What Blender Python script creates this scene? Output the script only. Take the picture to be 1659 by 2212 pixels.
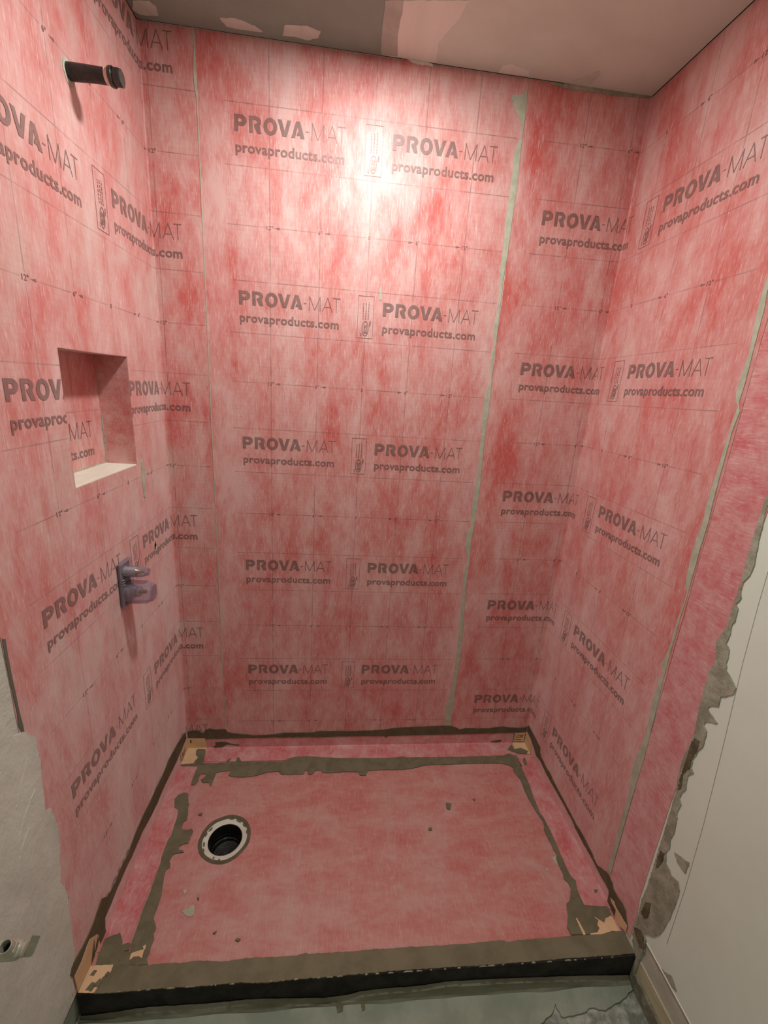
import bpy, bmesh, math, random, json
from mathutils import Vector, Matrix, noise as mnoise
from mathutils.geometry import delaunay_2d_cdt

for o in list(bpy.data.objects):
    bpy.data.objects.remove(o, do_unlink=True)
scene = bpy.context.scene
COL = scene.collection

# ------------------------------------------------------------------ camera
CAM_LOC = (-0.0194, -1.5305, 1.5)
cam_data = bpy.data.cameras.new('camera')
cam_data.sensor_fit = 'HORIZONTAL'
cam_data.sensor_width = 36.0
cam_data.lens = 927.9158 / 1659.0 * 36.0
cam_data.clip_start = 0.02
cam = bpy.data.objects.new('camera', cam_data)
COL.objects.link(cam)
_R = (Matrix.Rotation(-0.1055, 3, 'Z') @ Matrix.Rotation(1.2899, 3, 'X') @ Matrix.Rotation(0.0725, 3, 'Z'))
cam.matrix_world = Matrix.Translation(CAM_LOC) @ _R.to_4x4()
scene.camera = cam

# ------------------------------------------------------------------ world, exposure
world = bpy.data.worlds.new('world')
scene.world = world
world.use_nodes = True
world.node_tree.nodes['Background'].inputs[0].default_value = (0.5, 0.5, 0.5, 1)
world.node_tree.nodes['Background'].inputs[1].default_value = 0.05
scene.view_settings.view_transform = 'Standard'
scene.view_settings.look = 'None'
scene.view_settings.gamma = 1.0
scene.view_settings.use_curve_mapping = False
scene.view_settings.exposure = 0.0
LIGHT_SHOWER = 14.5      # W, recessed downlight over the shower
LIGHT_FILL = 1.7       # W, added fill light behind the camera, unseen
LIGHT_COL = (0.95, 1.0, 0.94)

# ------------------------------------------------------------------ dimensions (m); z = 0 near the pan rim
INCH = 0.0254
XL, XR = -0.6196, 0.8671          # face of the left and right walls
ZC = 2.400                        # ceiling
ZF = -0.088                       # concrete floor
YE = -2.75                        # wall behind the camera
def zp(x, y):                     # plane of the shower pan
    return -0.020 - 0.030 * y + 0.006 * x
DATA = json.loads('''{"ts_back":["B",[[-0.6218,0.0603],[-0.5965,0.0698],[-0.5696,0.0666],[-0.5521,0.0538],[-0.5446,0.0692],[-0.5261,0.0788],[-0.5014,0.0728],[-0.4739,0.076],[-0.4603,0.0741],[-0.4539,0.0596],[-0.4288,0.0524],[-0.3875,0.0473],[-0.3458,0.0421],[-0.2898,0.0432],[-0.2523,0.0469],[-0.2194,0.053],[-0.1486,0.0534],[-0.101,0.0529],[-0.063,0.0614],[-0.015,0.0597],[0.0428,0.0603],[0.0314,0.0582],[0.0895,0.0598],[0.1596,0.0619],[0.2065,0.0657],[0.2534,0.0724],[0.3064,0.0777],[0.36,0.0801],[0.408,0.0811],[0.456,0.0835],[0.5044,0.0846],[0.5298,0.0756],[0.5496,0.0638],[0.5796,0.0693],[0.6291,0.0674],[0.6787,0.0669],[0.7212,0.0738],[0.7519,0.0772],[0.7843,0.0703],[0.8349,0.0683],[0.8595,0.0726],[0.8712,0.0776],[0.8782,0.0441],[0.8607,0.0465],[0.7884,0.0436],[0.6949,0.0401],[0.5713,0.0371],[0.449,0.0356],[0.3281,0.034],[0.2327,0.0308],[0.2243,0.0236],[0.2149,0.031],[0.1202,0.0321],[0.0325,0.0317],[-0.0525,0.0286],[-0.1482,0.0286],[-0.2429,0.0292],[-0.3087,0.0288],[-0.3832,0.028],[-0.448,0.0258],[-0.5032,0.0254],[-0.5398,0.0247],[-0.5463,0.0306],[-0.5531,0.0318],[-0.6211,0.0315],[-0.6265,0.0327]]],"ts_left":["L",[[-0.0242,0.0798],[-0.1062,0.101],[-0.1898,0.1114],[-0.2348,0.1013],[-0.295,0.1045],[-0.3519,0.1019],[-0.4038,0.1049],[-0.4481,0.1021],[-0.4809,0.0937],[-0.5075,0.0853],[-0.5312,0.0871],[-0.5586,0.0892],[-0.5825,0.0813],[-0.6115,0.0861],[-0.6268,0.092],[-0.6491,0.1188],[-0.6614,0.1151],[-0.6781,0.1072],[-0.6944,0.0995],[-0.7164,0.0969],[-0.7433,0.099],[-0.7681,0.1051],[-0.7866,0.1065],[-0.7952,0.0951],[-0.7851,0.07],[-0.756,0.069],[-0.7283,0.08],[-0.7168,0.0812],[-0.6884,0.0496],[-0.6836,0.0343],[-0.6851,0.0073],[-0.686,-0.021],[-0.6715,-0.0074],[-0.6534,-0.0027],[-0.6543,0.014],[-0.6486,0.045],[-0.6196,0.0464],[-0.584,0.0521],[-0.5564,0.0542],[-0.5278,0.0564],[-0.4939,0.053],[-0.4573,0.0548],[-0.4131,0.0561],[-0.3564,0.0452],[-0.3067,0.0404],[-0.2445,0.0469],[-0.1796,0.0412],[-0.1173,0.0357],[-0.0833,0.0395],[-0.0392,0.0428],[-0.0156,0.0437]]],"ts_right":["R",[[-0.0068,0.0876],[-0.0646,0.0895],[-0.1083,0.0871],[-0.1294,0.086],[-0.1369,0.0671],[-0.153,0.0572],[-0.2009,0.0553],[-0.2292,0.0602],[-0.2673,0.0557],[-0.3291,0.056],[-0.3867,0.0563],[-0.4469,0.0553],[-0.447,0.0578],[-0.4858,0.0621],[-0.5375,0.0595],[-0.5752,0.0548],[-0.5933,0.068],[-0.6246,0.0881],[-0.6473,0.0838],[-0.6567,0.0724],[-0.6766,0.0738],[-0.6989,0.0802],[-0.7146,0.0765],[-0.7261,0.0578],[-0.7357,0.0469],[-0.6852,0.0362],[-0.6707,0.0341],[-0.657,0.0359],[-0.6695,0.0233],[-0.6866,0.0255],[-0.693,0.0012],[-0.6706,-0.0012],[-0.6492,-0.001],[-0.6468,0.035],[-0.6427,0.0461],[-0.629,0.0467],[-0.5971,0.0424],[-0.5492,0.0443],[-0.4939,0.0405],[-0.4329,0.0395],[-0.4371,0.0426],[-0.4095,0.0447],[-0.3599,0.0437],[-0.3083,0.0399],[-0.2534,0.0358],[-0.1936,0.0345],[-0.1521,0.0387],[-0.1152,0.0271],[-0.0941,0.0372],[-0.0636,0.0477],[-0.0474,0.0547],[-0.0243,0.0556],[-0.0054,0.0562]]],"ts_pan_back":["P",[[-0.5492,-0.0191],[-0.5419,-0.0133],[-0.5369,-0.0371],[-0.5319,-0.0829],[-0.476,-0.0855],[-0.406,-0.0817],[-0.3435,-0.081],[-0.2119,-0.0832],[-0.1909,-0.0688],[-0.1641,-0.0608],[-0.1178,-0.0589],[0.0351,-0.0736],[0.1373,-0.0747],[0.1829,-0.0772],[0.2521,-0.0754],[0.2933,-0.07],[0.31,-0.0754],[0.4385,-0.0771],[0.5568,-0.0778],[0.677,-0.0771],[0.7384,-0.0749],[0.7668,-0.0645],[0.796,-0.0837],[0.7998,-0.1336],[0.7655,-0.16],[0.756,-0.1394],[0.7432,-0.1266],[0.711,-0.1173],[0.6644,-0.1147],[0.5469,-0.1145],[0.4649,-0.1165],[0.419,-0.1153],[0.3722,-0.1196],[0.3364,-0.1295],[0.2902,-0.137],[0.2008,-0.1359],[0.1452,-0.1384],[0.1367,-0.1427],[0.1303,-0.162],[0.1059,-0.1613],[0.101,-0.145],[0.0682,-0.1422],[0.0355,-0.14],[0.0283,-0.1441],[-0.0438,-0.1448],[-0.0536,-0.1309],[-0.076,-0.1331],[-0.0881,-0.1516],[-0.1015,-0.1512],[-0.1052,-0.1323],[-0.1165,-0.132],[-0.1217,-0.148],[-0.1769,-0.1491],[-0.2078,-0.1482],[-0.2234,-0.1317],[-0.2669,-0.1359],[-0.3079,-0.1507],[-0.3544,-0.1556],[-0.3979,-0.1533],[-0.415,-0.145],[-0.4116,-0.1239],[-0.4437,-0.1257],[-0.4655,-0.1331],[-0.4662,-0.1362],[-0.468,-0.1748],[-0.4706,-0.1946],[-0.4799,-0.1769],[-0.5053,-0.1762],[-0.5156,-0.1632],[-0.5012,-0.1482],[-0.5047,-0.1367],[-0.5224,-0.1346],[-0.5268,-0.1475],[-0.5245,-0.1681],[-0.5315,-0.1854],[-0.5452,-0.1874],[-0.5473,-0.1749],[-0.5473,-0.1365],[-0.5487,-0.099],[-0.6168,-0.0961],[-0.6237,-0.0888],[-0.5647,-0.0832],[-0.558,-0.0767],[-0.5545,-0.0598],[-0.5727,-0.0421],[-0.5738,-0.0275]]],"ts_pan_left":["P",[[-0.544,-0.2214],[-0.5612,-0.2185],[-0.5773,-0.2298],[-0.5835,-0.2458],[-0.5717,-0.28],[-0.554,-0.2894],[-0.55,-0.311],[-0.5465,-0.3363],[-0.545,-0.3706],[-0.5436,-0.3843],[-0.5487,-0.3994],[-0.5472,-0.4219],[-0.5476,-0.4436],[-0.5478,-0.4275],[-0.5471,-0.4562],[-0.5422,-0.4772],[-0.5416,-0.504],[-0.5403,-0.5235],[-0.5398,-0.5486],[-0.5393,-0.5728],[-0.54,-0.5932],[-0.5392,-0.6131],[-0.5372,-0.6352],[-0.5355,-0.6591],[-0.5363,-0.677],[-0.5315,-0.6971],[-0.5261,-0.7118],[-0.4844,-0.7164],[-0.4788,-0.7095],[-0.4806,-0.6948],[-0.4791,-0.6774],[-0.4859,-0.6642],[-0.4838,-0.6512],[-0.4939,-0.6373],[-0.5004,-0.6288],[-0.5019,-0.6177],[-0.5014,-0.6037],[-0.5021,-0.5863],[-0.5028,-0.5685],[-0.5093,-0.5438],[-0.5126,-0.5311],[-0.5165,-0.5084],[-0.5183,-0.4951],[-0.5088,-0.4888],[-0.511,-0.4785],[-0.5184,-0.4679],[-0.5145,-0.4505],[-0.5059,-0.4455],[-0.4822,-0.4429],[-0.4859,-0.4373],[-0.5034,-0.433],[-0.5038,-0.422],[-0.4919,-0.415],[-0.4786,-0.4118],[-0.4802,-0.3966],[-0.476,-0.4061],[-0.4793,-0.3907],[-0.4766,-0.3712],[-0.483,-0.363],[-0.4986,-0.3664],[-0.5143,-0.3638],[-0.5183,-0.3577],[-0.521,-0.3393],[-0.5112,-0.3293],[-0.5147,-0.308],[-0.5236,-0.2816],[-0.5242,-0.2682],[-0.5313,-0.259],[-0.5388,-0.231]]],"ts_pan_right":["P",[[0.796,-0.0837],[0.7998,-0.1336],[0.7655,-0.16],[0.7515,-0.1491],[0.7581,-0.1786],[0.766,-0.1992],[0.7635,-0.227],[0.7612,-0.2577],[0.7623,-0.2874],[0.767,-0.3234],[0.7696,-0.3477],[0.7769,-0.3748],[0.7755,-0.3988],[0.7813,-0.3736],[0.7781,-0.3931],[0.7674,-0.4119],[0.7666,-0.4379],[0.7697,-0.4704],[0.7666,-0.4842],[0.7727,-0.5015],[0.7642,-0.5113],[0.7619,-0.5374],[0.7631,-0.5628],[0.757,-0.5779],[0.766,-0.5904],[0.7667,-0.6053],[0.7561,-0.6251],[0.7441,-0.6414],[0.7303,-0.6491],[0.7236,-0.665],[0.7186,-0.6807],[0.7091,-0.6958],[0.6998,-0.7105],[0.703,-0.728],[0.7609,-0.7297],[0.8504,-0.7268],[0.8532,-0.6977],[0.8554,-0.6632],[0.8086,-0.6588],[0.784,-0.6557],[0.7827,-0.6404],[0.7851,-0.612],[0.7912,-0.5945],[0.7943,-0.5857],[0.7855,-0.5731],[0.7849,-0.5543],[0.7854,-0.5122],[0.7878,-0.4711],[0.7884,-0.424],[0.7868,-0.3618],[0.7811,-0.3515],[0.7858,-0.2809],[0.7931,-0.2239],[0.7936,-0.163],[0.7947,-0.1244],[0.7957,-0.075]]],"ts_front_left":["P",[[-0.6103,-0.6794],[-0.6101,-0.6702],[-0.5769,-0.6588],[-0.567,-0.6703],[-0.5576,-0.6871],[-0.5452,-0.6828],[-0.5367,-0.6857],[-0.5341,-0.7006],[-0.5467,-0.7011],[-0.5293,-0.705],[-0.4779,-0.7047],[-0.48,-0.7214],[-0.471,-0.7347],[-0.5578,-0.7308],[-0.6037,-0.7299],[-0.6076,-0.7146],[-0.6093,-0.6979]]],"coat":["P",[[-0.5577,-0.7312],[-0.4754,-0.7356],[-0.4219,-0.734],[-0.3825,-0.7351],[-0.3439,-0.733],[-0.3035,-0.7361],[-0.279,-0.7383],[-0.2438,-0.736],[-0.2201,-0.734],[-0.1675,-0.7344],[-0.1266,-0.7356],[-0.0855,-0.7361],[-0.0612,-0.7306],[-0.0526,-0.7345],[-0.0116,-0.7339],[0.0598,-0.7345],[0.1266,-0.7321],[0.1715,-0.7331],[0.2225,-0.7326],[0.2795,-0.7332],[0.3834,-0.734],[0.4368,-0.732],[0.4608,-0.7309],[0.4904,-0.731],[0.5124,-0.7359],[0.5372,-0.7334],[0.6217,-0.733],[0.6836,-0.7313],[0.7448,-0.732],[0.7965,-0.7287],[0.8345,-0.7282],[0.8728,-0.7276],[0.8846,-0.7381],[0.874,-0.7802],[0.7761,-0.7819],[0.6578,-0.781],[0.5405,-0.7828],[0.4262,-0.7832],[0.3143,-0.7828],[0.2045,-0.782],[0.0965,-0.7836],[-0.0092,-0.7849],[-0.0724,-0.7848],[-0.1501,-0.7897],[-0.2286,-0.7839],[-0.3045,-0.7857],[-0.3802,-0.7845],[-0.4544,-0.7848],[-0.5269,-0.7866],[-0.5635,-0.786],[-0.578,-0.7857],[-0.5734,-0.756],[-0.5617,-0.7459]]],"tan_fl_floor":["P",[[-0.62,-0.7825],[-0.6231,-0.7576],[-0.6219,-0.7301],[-0.5588,-0.7303],[-0.5582,-0.7462],[-0.5739,-0.7553],[-0.5723,-0.7701],[-0.5785,-0.7848]]],"tan_fl_wall":["L",[[-0.7851,0.07],[-0.756,0.069],[-0.7283,0.08],[-0.7168,0.0812],[-0.6884,0.0496],[-0.685,0.037],[-0.6851,0.0073],[-0.686,-0.021],[-0.6995,-0.0226],[-0.7297,0.0023],[-0.7433,0.0093],[-0.7839,0.0124]]],"tan_fl_scrap":["P",[[-0.5249,-0.7083],[-0.5126,-0.7041],[-0.4966,-0.7013],[-0.5013,-0.6937],[-0.4955,-0.6903],[-0.4923,-0.6979],[-0.4941,-0.7039],[-0.4925,-0.7207],[-0.5018,-0.7155],[-0.5158,-0.7159],[-0.5226,-0.7227]]],"tan_fr_floor":["P",[[0.7976,-0.6885],[0.8197,-0.7051],[0.8297,-0.694],[0.8526,-0.6885],[0.8532,-0.6977],[0.853,-0.7277],[0.8285,-0.7264],[0.7967,-0.7322],[0.7596,-0.7318],[0.7631,-0.7286],[0.7842,-0.7272],[0.7961,-0.7178],[0.7958,-0.7077],[0.8049,-0.6979]]],"tan_fr_scrap":["P",[[0.7385,-0.6882],[0.7425,-0.6897],[0.7458,-0.7178],[0.7466,-0.7302],[0.7383,-0.7312]]],"tan_fr_wall":["R",[[-0.657,0.0359],[-0.6719,0.0448],[-0.6843,0.0389],[-0.736,0.0461],[-0.738,0.0275],[-0.719,0.0114],[-0.6949,-0.0042],[-0.69,0.0093],[-0.6872,0.0308],[-0.6675,0.0288]]],"mortar":["R",[[-0.7304,1.3301],[-0.7298,1.2989],[-0.7307,1.2478],[-0.7335,1.1858],[-0.7356,1.1319],[-0.7354,1.0998],[-0.7369,1.0541],[-0.7368,1.029],[-0.7247,0.99],[-0.7369,0.9369],[-0.7288,0.9101],[-0.7336,0.8495],[-0.7351,0.8068],[-0.7444,0.7412],[-0.7432,0.7422],[-0.7381,0.6848],[-0.7354,0.6478],[-0.7404,0.5881],[-0.7455,0.5581],[-0.7481,0.5039],[-0.7494,0.4357],[-0.7507,0.3655],[-0.7521,0.2929],[-0.7535,0.2359],[-0.7494,0.1746],[-0.7551,0.1215],[-0.7551,0.0641],[-0.7552,0.0446],[-0.7872,0.0507],[-0.8031,0.0611],[-0.7882,0.0846],[-0.7793,0.1003],[-0.7959,0.1172],[-0.8131,0.1387],[-0.8251,0.1723],[-0.83,0.2076],[-0.8351,0.2569],[-0.8353,0.3025],[-0.8339,0.3445],[-0.823,0.3604],[-0.8021,0.3505],[-0.7933,0.3596],[-0.7788,0.3606],[-0.7716,0.3891],[-0.7766,0.4071],[-0.7733,0.4243],[-0.7713,0.4378],[-0.775,0.4588],[-0.7716,0.4914],[-0.7646,0.5191],[-0.7682,0.5467],[-0.7595,0.5566],[-0.7607,0.5758],[-0.7674,0.5936],[-0.7617,0.6318],[-0.7725,0.6509],[-0.7629,0.6574],[-0.761,0.6842],[-0.7698,0.7215],[-0.7732,0.7388],[-0.7706,0.7728],[-0.7577,0.7834],[-0.7726,0.7649],[-0.7595,0.7747],[-0.7603,0.7913],[-0.7748,0.8044],[-0.7873,0.8128],[-0.7594,0.8217],[-0.7545,0.8267],[-0.7626,0.8398],[-0.7776,0.8497],[-0.7751,0.8745],[-0.788,0.8881],[-0.7998,0.9035],[-0.8003,0.9182],[-0.7845,0.9316],[-0.7669,0.9412],[-0.7621,0.955],[-0.7629,0.9698],[-0.7597,0.9875],[-0.7479,0.9966],[-0.7503,1.0234],[-0.7471,1.0409],[-0.751,1.0542],[-0.7487,1.0854],[-0.7409,1.0919],[-0.7479,1.1117],[-0.7414,1.1269],[-0.7395,1.1444],[-0.7502,1.1676],[-0.7524,1.1914],[-0.7443,1.2454],[-0.7414,1.2905],[-0.739,1.3183]]],"mortar_smear":["R",[[-0.7902,0.4153],[-0.832,0.4378],[-0.8321,0.4012],[-0.8063,0.4005]]],"mortar_dark1":["R",[[-0.7469,0.7317],[-0.762,0.737],[-0.7644,0.7161],[-0.7591,0.6823],[-0.761,0.6554],[-0.7493,0.6231],[-0.7569,0.5866],[-0.7494,0.5703],[-0.7455,0.6039],[-0.7456,0.6487],[-0.7444,0.696]]],"mortar_dark2":["R",[[-0.7567,0.3738],[-0.771,0.3827],[-0.7712,0.3495],[-0.7608,0.3116],[-0.7554,0.3438]]],"mortar_dark3":["R",[[-0.7632,0.1908],[-0.7786,0.2098],[-0.7835,0.1696],[-0.7743,0.1417],[-0.7606,0.1434]]],"mortar_dark4":["R",[[-0.7544,0.0757],[-0.7759,0.1006],[-0.7908,0.0956],[-0.8018,0.0649],[-0.7872,0.0507],[-0.7671,0.0595]]],"mortar_low":["R",[[-0.8571,0.0975],[-0.8663,0.1014],[-0.883,0.1204],[-0.8909,0.1195],[-0.8978,0.114],[-0.9061,0.1045],[-0.8917,0.0958],[-0.8757,0.0973]]],"seam_r":["B",[[0.4768,2.373],[0.4806,2.3333],[0.4802,2.3016],[0.4798,2.2694],[0.4811,2.2086],[0.4839,2.1366],[0.4829,2.0871],[0.4829,2.0111],[0.4828,1.9326],[0.4794,1.8736],[0.481,1.7796],[0.4833,1.6995],[0.4823,1.6167],[0.4882,1.5068],[0.4889,1.4308],[0.4878,1.3656],[0.4913,1.2653],[0.4949,1.1612],[0.4948,1.0823],[0.4896,0.9565],[0.4889,0.8168],[0.51,0.4774],[0.5079,0.2942],[0.5071,0.0702],[0.4819,0.0705],[0.4745,0.1744],[0.4903,0.2705],[0.4942,0.4097],[0.4785,0.8402],[0.4857,0.8718],[0.4706,0.933],[0.4667,0.9933],[0.4792,1.0087],[0.4743,1.0747],[0.4766,1.1391],[0.4786,1.2303],[0.4746,1.3117],[0.4743,1.3648],[0.4714,1.4103],[0.4678,1.4613],[0.4717,1.5057],[0.4812,1.5559],[0.4726,1.616],[0.4783,1.6758],[0.4713,1.6928],[0.4687,1.733],[0.4739,1.7846],[0.4671,1.8725],[0.4646,1.91],[0.4653,1.9257],[0.4652,1.9468],[0.4658,1.9836],[0.4619,2.009],[0.4631,2.0601],[0.4635,2.1345],[0.4633,2.1733],[0.4617,2.2018],[0.4658,2.2306],[0.4773,2.2598],[0.4712,2.2868],[0.4626,2.3041],[0.4485,2.3207],[0.4311,2.3478],[0.4342,2.357],[0.4513,2.3559],[0.4671,2.3631]]],"seam_w":["R",[[-0.5926,1.752],[-0.5983,1.7115],[-0.5993,1.6448],[-0.6031,1.5676],[-0.6017,1.5237],[-0.6108,1.5039],[-0.6058,1.4624],[-0.6094,1.2927],[-0.6131,1.2447],[-0.6126,1.2083],[-0.6117,1.1623],[-0.6128,1.1042],[-0.6147,1.0631],[-0.6141,1.023],[-0.6126,0.9847],[-0.6139,0.9376],[-0.6135,0.8717],[-0.6158,0.8193],[-0.6163,0.7887],[-0.6197,0.7495],[-0.6221,0.6944],[-0.6239,0.6523],[-0.6218,0.6207],[-0.6239,0.6971],[-0.6237,0.6447],[-0.6278,0.5789],[-0.6281,0.5129],[-0.628,0.4559],[-0.6274,0.379],[-0.6282,0.2951],[-0.6301,0.1838],[-0.632,0.1011],[-0.6154,0.0897],[-0.6157,0.157],[-0.6135,0.2509],[-0.6129,0.3372],[-0.6128,0.4093],[-0.6048,0.4414],[-0.6001,0.4943],[-0.6046,0.55],[-0.6119,0.5958],[-0.6077,0.6351],[-0.6116,0.6109],[-0.6104,0.6399],[-0.6073,0.674],[-0.6044,0.7008],[-0.6002,0.719],[-0.603,0.7357],[-0.6036,0.7647],[-0.6018,0.7879],[-0.6109,0.8156],[-0.5975,0.8298],[-0.5973,0.8365],[-0.6038,0.8649],[-0.6064,0.9033],[-0.6061,0.9488],[-0.6063,0.981],[-0.6093,1.0048],[-0.6105,1.0334],[-0.611,1.0582],[-0.6027,1.0663],[-0.5988,1.0827],[-0.5953,1.1082],[-0.5934,1.1343],[-0.5925,1.1575],[-0.5946,1.1817],[-0.5923,1.1982],[-0.5967,1.2055],[-0.5966,1.2253],[-0.5978,1.251],[-0.5938,1.272],[-0.5984,1.4406],[-0.5995,1.495],[-0.6021,1.5156],[-0.5932,1.5274],[-0.5864,1.5475],[-0.5883,1.5835],[-0.5909,1.6302],[-0.5828,1.7064],[-0.5815,1.736],[-0.5815,1.7613]]],"compound":["L",[[-0.785,0.8021],[-0.7644,0.767],[-0.7642,0.735],[-0.7616,0.7129],[-0.7662,0.675],[-0.7691,0.6447],[-0.7705,0.6121],[-0.7744,0.5857],[-0.7572,0.5715],[-0.7529,0.5337],[-0.7489,0.5027],[-0.753,0.4742],[-0.7521,0.4579],[-0.7616,0.425],[-0.764,0.3935],[-0.7716,0.3693],[-0.7634,0.3446],[-0.7598,0.3185],[-0.7543,0.289],[-0.7572,0.3243],[-0.759,0.2753],[-0.763,0.229],[-0.7671,0.1819],[-0.7665,0.1418],[-0.7726,0.1137],[-0.7874,0.1025],[-0.7952,0.0951],[-0.7883,0.0407]]],"gap_left":["L",[[-0.7935,1.0161],[-0.7951,0.9831],[-0.7952,0.9429],[-0.7945,0.898],[-0.7933,0.8541],[-0.7961,0.8274],[-0.7855,0.7767],[-0.7858,0.8209],[-0.7878,0.8493],[-0.788,0.8984],[-0.7886,0.9379],[-0.7885,0.9786],[-0.7869,1.0119]]],"cp1":["C",[[-0.3895,-0.0514],[-0.3492,-0.0593],[-0.3009,-0.0442],[-0.2826,-0.0251],[-0.3405,-0.0222],[-0.379,-0.026]]],"cp2":["C",[[-0.2197,-0.0629],[-0.1622,-0.0715],[-0.1258,-0.0591],[-0.1339,-0.0344],[-0.1666,-0.0201],[-0.2021,-0.0266],[-0.2316,-0.0237]]],"cp3":["C",[[-0.5995,-0.0651],[-0.5583,-0.073],[-0.5461,-0.0565],[-0.552,-0.027],[-0.5999,-0.0207],[-0.6135,-0.0339]]],"cp4":["C",[[0.3833,-0.0065],[0.3835,-0.0366],[0.4085,-0.049],[0.4646,-0.0312],[0.4721,-0.0136],[0.4129,-0.0088]]],"cp5":["C",[[0.5983,-0.02],[0.6194,-0.0332],[0.6534,-0.0709],[0.6659,-0.0547],[0.6618,-0.0184],[0.6292,-0.0155]]],"cp6":["C",[[0.0399,-0.0081],[0.0848,-0.0109],[0.0778,-0.0911],[0.0799,-0.1949],[0.0359,-0.1865],[0.0353,-0.0939]]],"cp7":["C",[[0.0848,-0.0109],[0.1425,-0.0097],[0.1962,-0.0076],[0.1897,-0.0846],[0.2261,-0.1741],[0.2334,-0.2242],[0.0799,-0.1949],[0.0778,-0.0911]]],"cp8":["B",[[0.1099,2.4029],[0.1658,2.4019],[0.1883,2.3969],[0.1898,2.392],[0.1787,2.3946],[0.1545,2.3928],[0.1299,2.3953]]],"cmort":["B",[[0.5409,2.3959],[0.5938,2.3888],[0.6748,2.3892],[0.7625,2.3903],[0.8503,2.3958],[0.8672,2.4001],[0.8539,2.4053],[0.7599,2.4013],[0.6838,2.4014],[0.6146,2.4001]]],"sp1":["P",[[-0.4461,-0.5559],[-0.4351,-0.5549],[-0.4308,-0.5628],[-0.4374,-0.567]]],"sp2":["P",[[-0.4294,-0.6128],[-0.4132,-0.605],[-0.4017,-0.5969],[-0.3921,-0.6118],[-0.3922,-0.6258],[-0.3991,-0.6283],[-0.4164,-0.6233]]],"sp3":["P",[[-0.3956,-0.581],[-0.3933,-0.5781],[-0.3888,-0.5843],[-0.3904,-0.5875]]],"sp4":["P",[[-0.3238,-0.6737],[-0.3218,-0.6698],[-0.3145,-0.6689],[-0.3176,-0.674]]],"sp5":["P",[[-0.2584,-0.6924],[-0.2535,-0.6876],[-0.2438,-0.6906],[-0.2487,-0.6955]]],"sp6":["P",[[-0.4796,-0.3093],[-0.4732,-0.3052],[-0.4656,-0.3046],[-0.4663,-0.3149],[-0.4741,-0.3146]]],"sp7":["P",[[0.4303,-0.2937],[0.4504,-0.3002],[0.4396,-0.3228],[0.4281,-0.3186]]],"sp8":["P",[[0.5395,-0.2814],[0.5492,-0.2798],[0.5439,-0.2915]]],"sp9":["P",[[0.3433,-0.3915],[0.3557,-0.3885],[0.3554,-0.3989],[0.3433,-0.4001]]],"sp10":["P",[[0.7509,-0.509],[0.7649,-0.5063],[0.7663,-0.518],[0.7575,-0.5356],[0.7508,-0.5239]]],"sp11":["P",[[0.7123,-0.5417],[0.7191,-0.542],[0.7174,-0.553],[0.7113,-0.5511]]],"sp12":["P",[[0.8396,-0.6145],[0.8521,-0.6136],[0.8504,-0.6193],[0.8379,-0.626]]],"sp13":["P",[[0.8167,-0.0983],[0.8317,-0.0851],[0.8252,-0.1274],[0.8114,-0.1292]]],"sb1":["B",[[-0.5038,0.0078],[-0.4623,0.0102],[-0.4487,0.0012],[-0.4026,-0.0083],[-0.412,-0.0123],[-0.4582,-0.0057],[-0.4865,-0.023],[-0.5186,-0.0184],[-0.5045,-0.0098]]],"sb2":["B",[[0.7013,-0.0047],[0.7319,0.0009],[0.7536,0.0036],[0.752,-0.0069],[0.7337,-0.0112]]],"sa1":["P",[[-0.4429,-0.0768],[-0.4368,-0.0656],[-0.4247,-0.0602],[-0.4279,-0.0743],[-0.4374,-0.0809]]],"sa2":["P",[[-0.4031,-0.075],[-0.4011,-0.055],[-0.3907,-0.061],[-0.3828,-0.0755],[-0.3925,-0.082]]],"tan_br_blot":["P",[[0.7691,-0.042],[0.7979,-0.0156],[0.7999,-0.0427],[0.8339,-0.0358],[0.86,-0.0555],[0.8482,-0.0687],[0.8033,-0.0654],[0.7879,-0.0576]]],"black_bot":["Y",[[-0.6274,-0.079],[-0.5906,-0.0772],[-0.5347,-0.0715],[-0.4781,-0.0627],[-0.4368,-0.0613],[-0.384,-0.0624],[-0.3075,-0.0637],[-0.2493,-0.0609],[-0.2102,-0.059],[-0.1512,-0.0612],[-0.0068,-0.0742],[0.0573,-0.0687],[0.0892,-0.058],[0.1431,-0.0529],[0.2531,-0.052],[0.3191,-0.0421],[0.4325,-0.0436],[0.5488,-0.0486],[0.7286,-0.0581],[0.853,-0.0689]]],"lip":["F",[[-0.0056,-0.8026],[0.1007,-0.8052],[0.2095,-0.8012],[0.3207,-0.799],[0.4344,-0.7969],[0.5514,-0.7934],[0.7284,-0.7954],[0.8679,-0.7961]]],"crack":["F",[[0.861,-0.8107],[0.8227,-0.8274],[0.7864,-0.8377],[0.7566,-0.848],[0.7206,-0.8401],[0.6928,-0.8485],[0.6685,-0.8511],[0.6278,-0.8527],[0.6234,-0.827],[0.6021,-0.8475],[0.5669,-0.8627]]],"pencil":["R",[[-0.7825,1.19],[-0.7856,1.1224],[-0.7949,0.9817],[-0.8155,0.7642],[-0.8322,0.5632],[-0.8432,0.3659],[-0.8476,0.172]]]}''')
rnd = random.Random(7)

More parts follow.
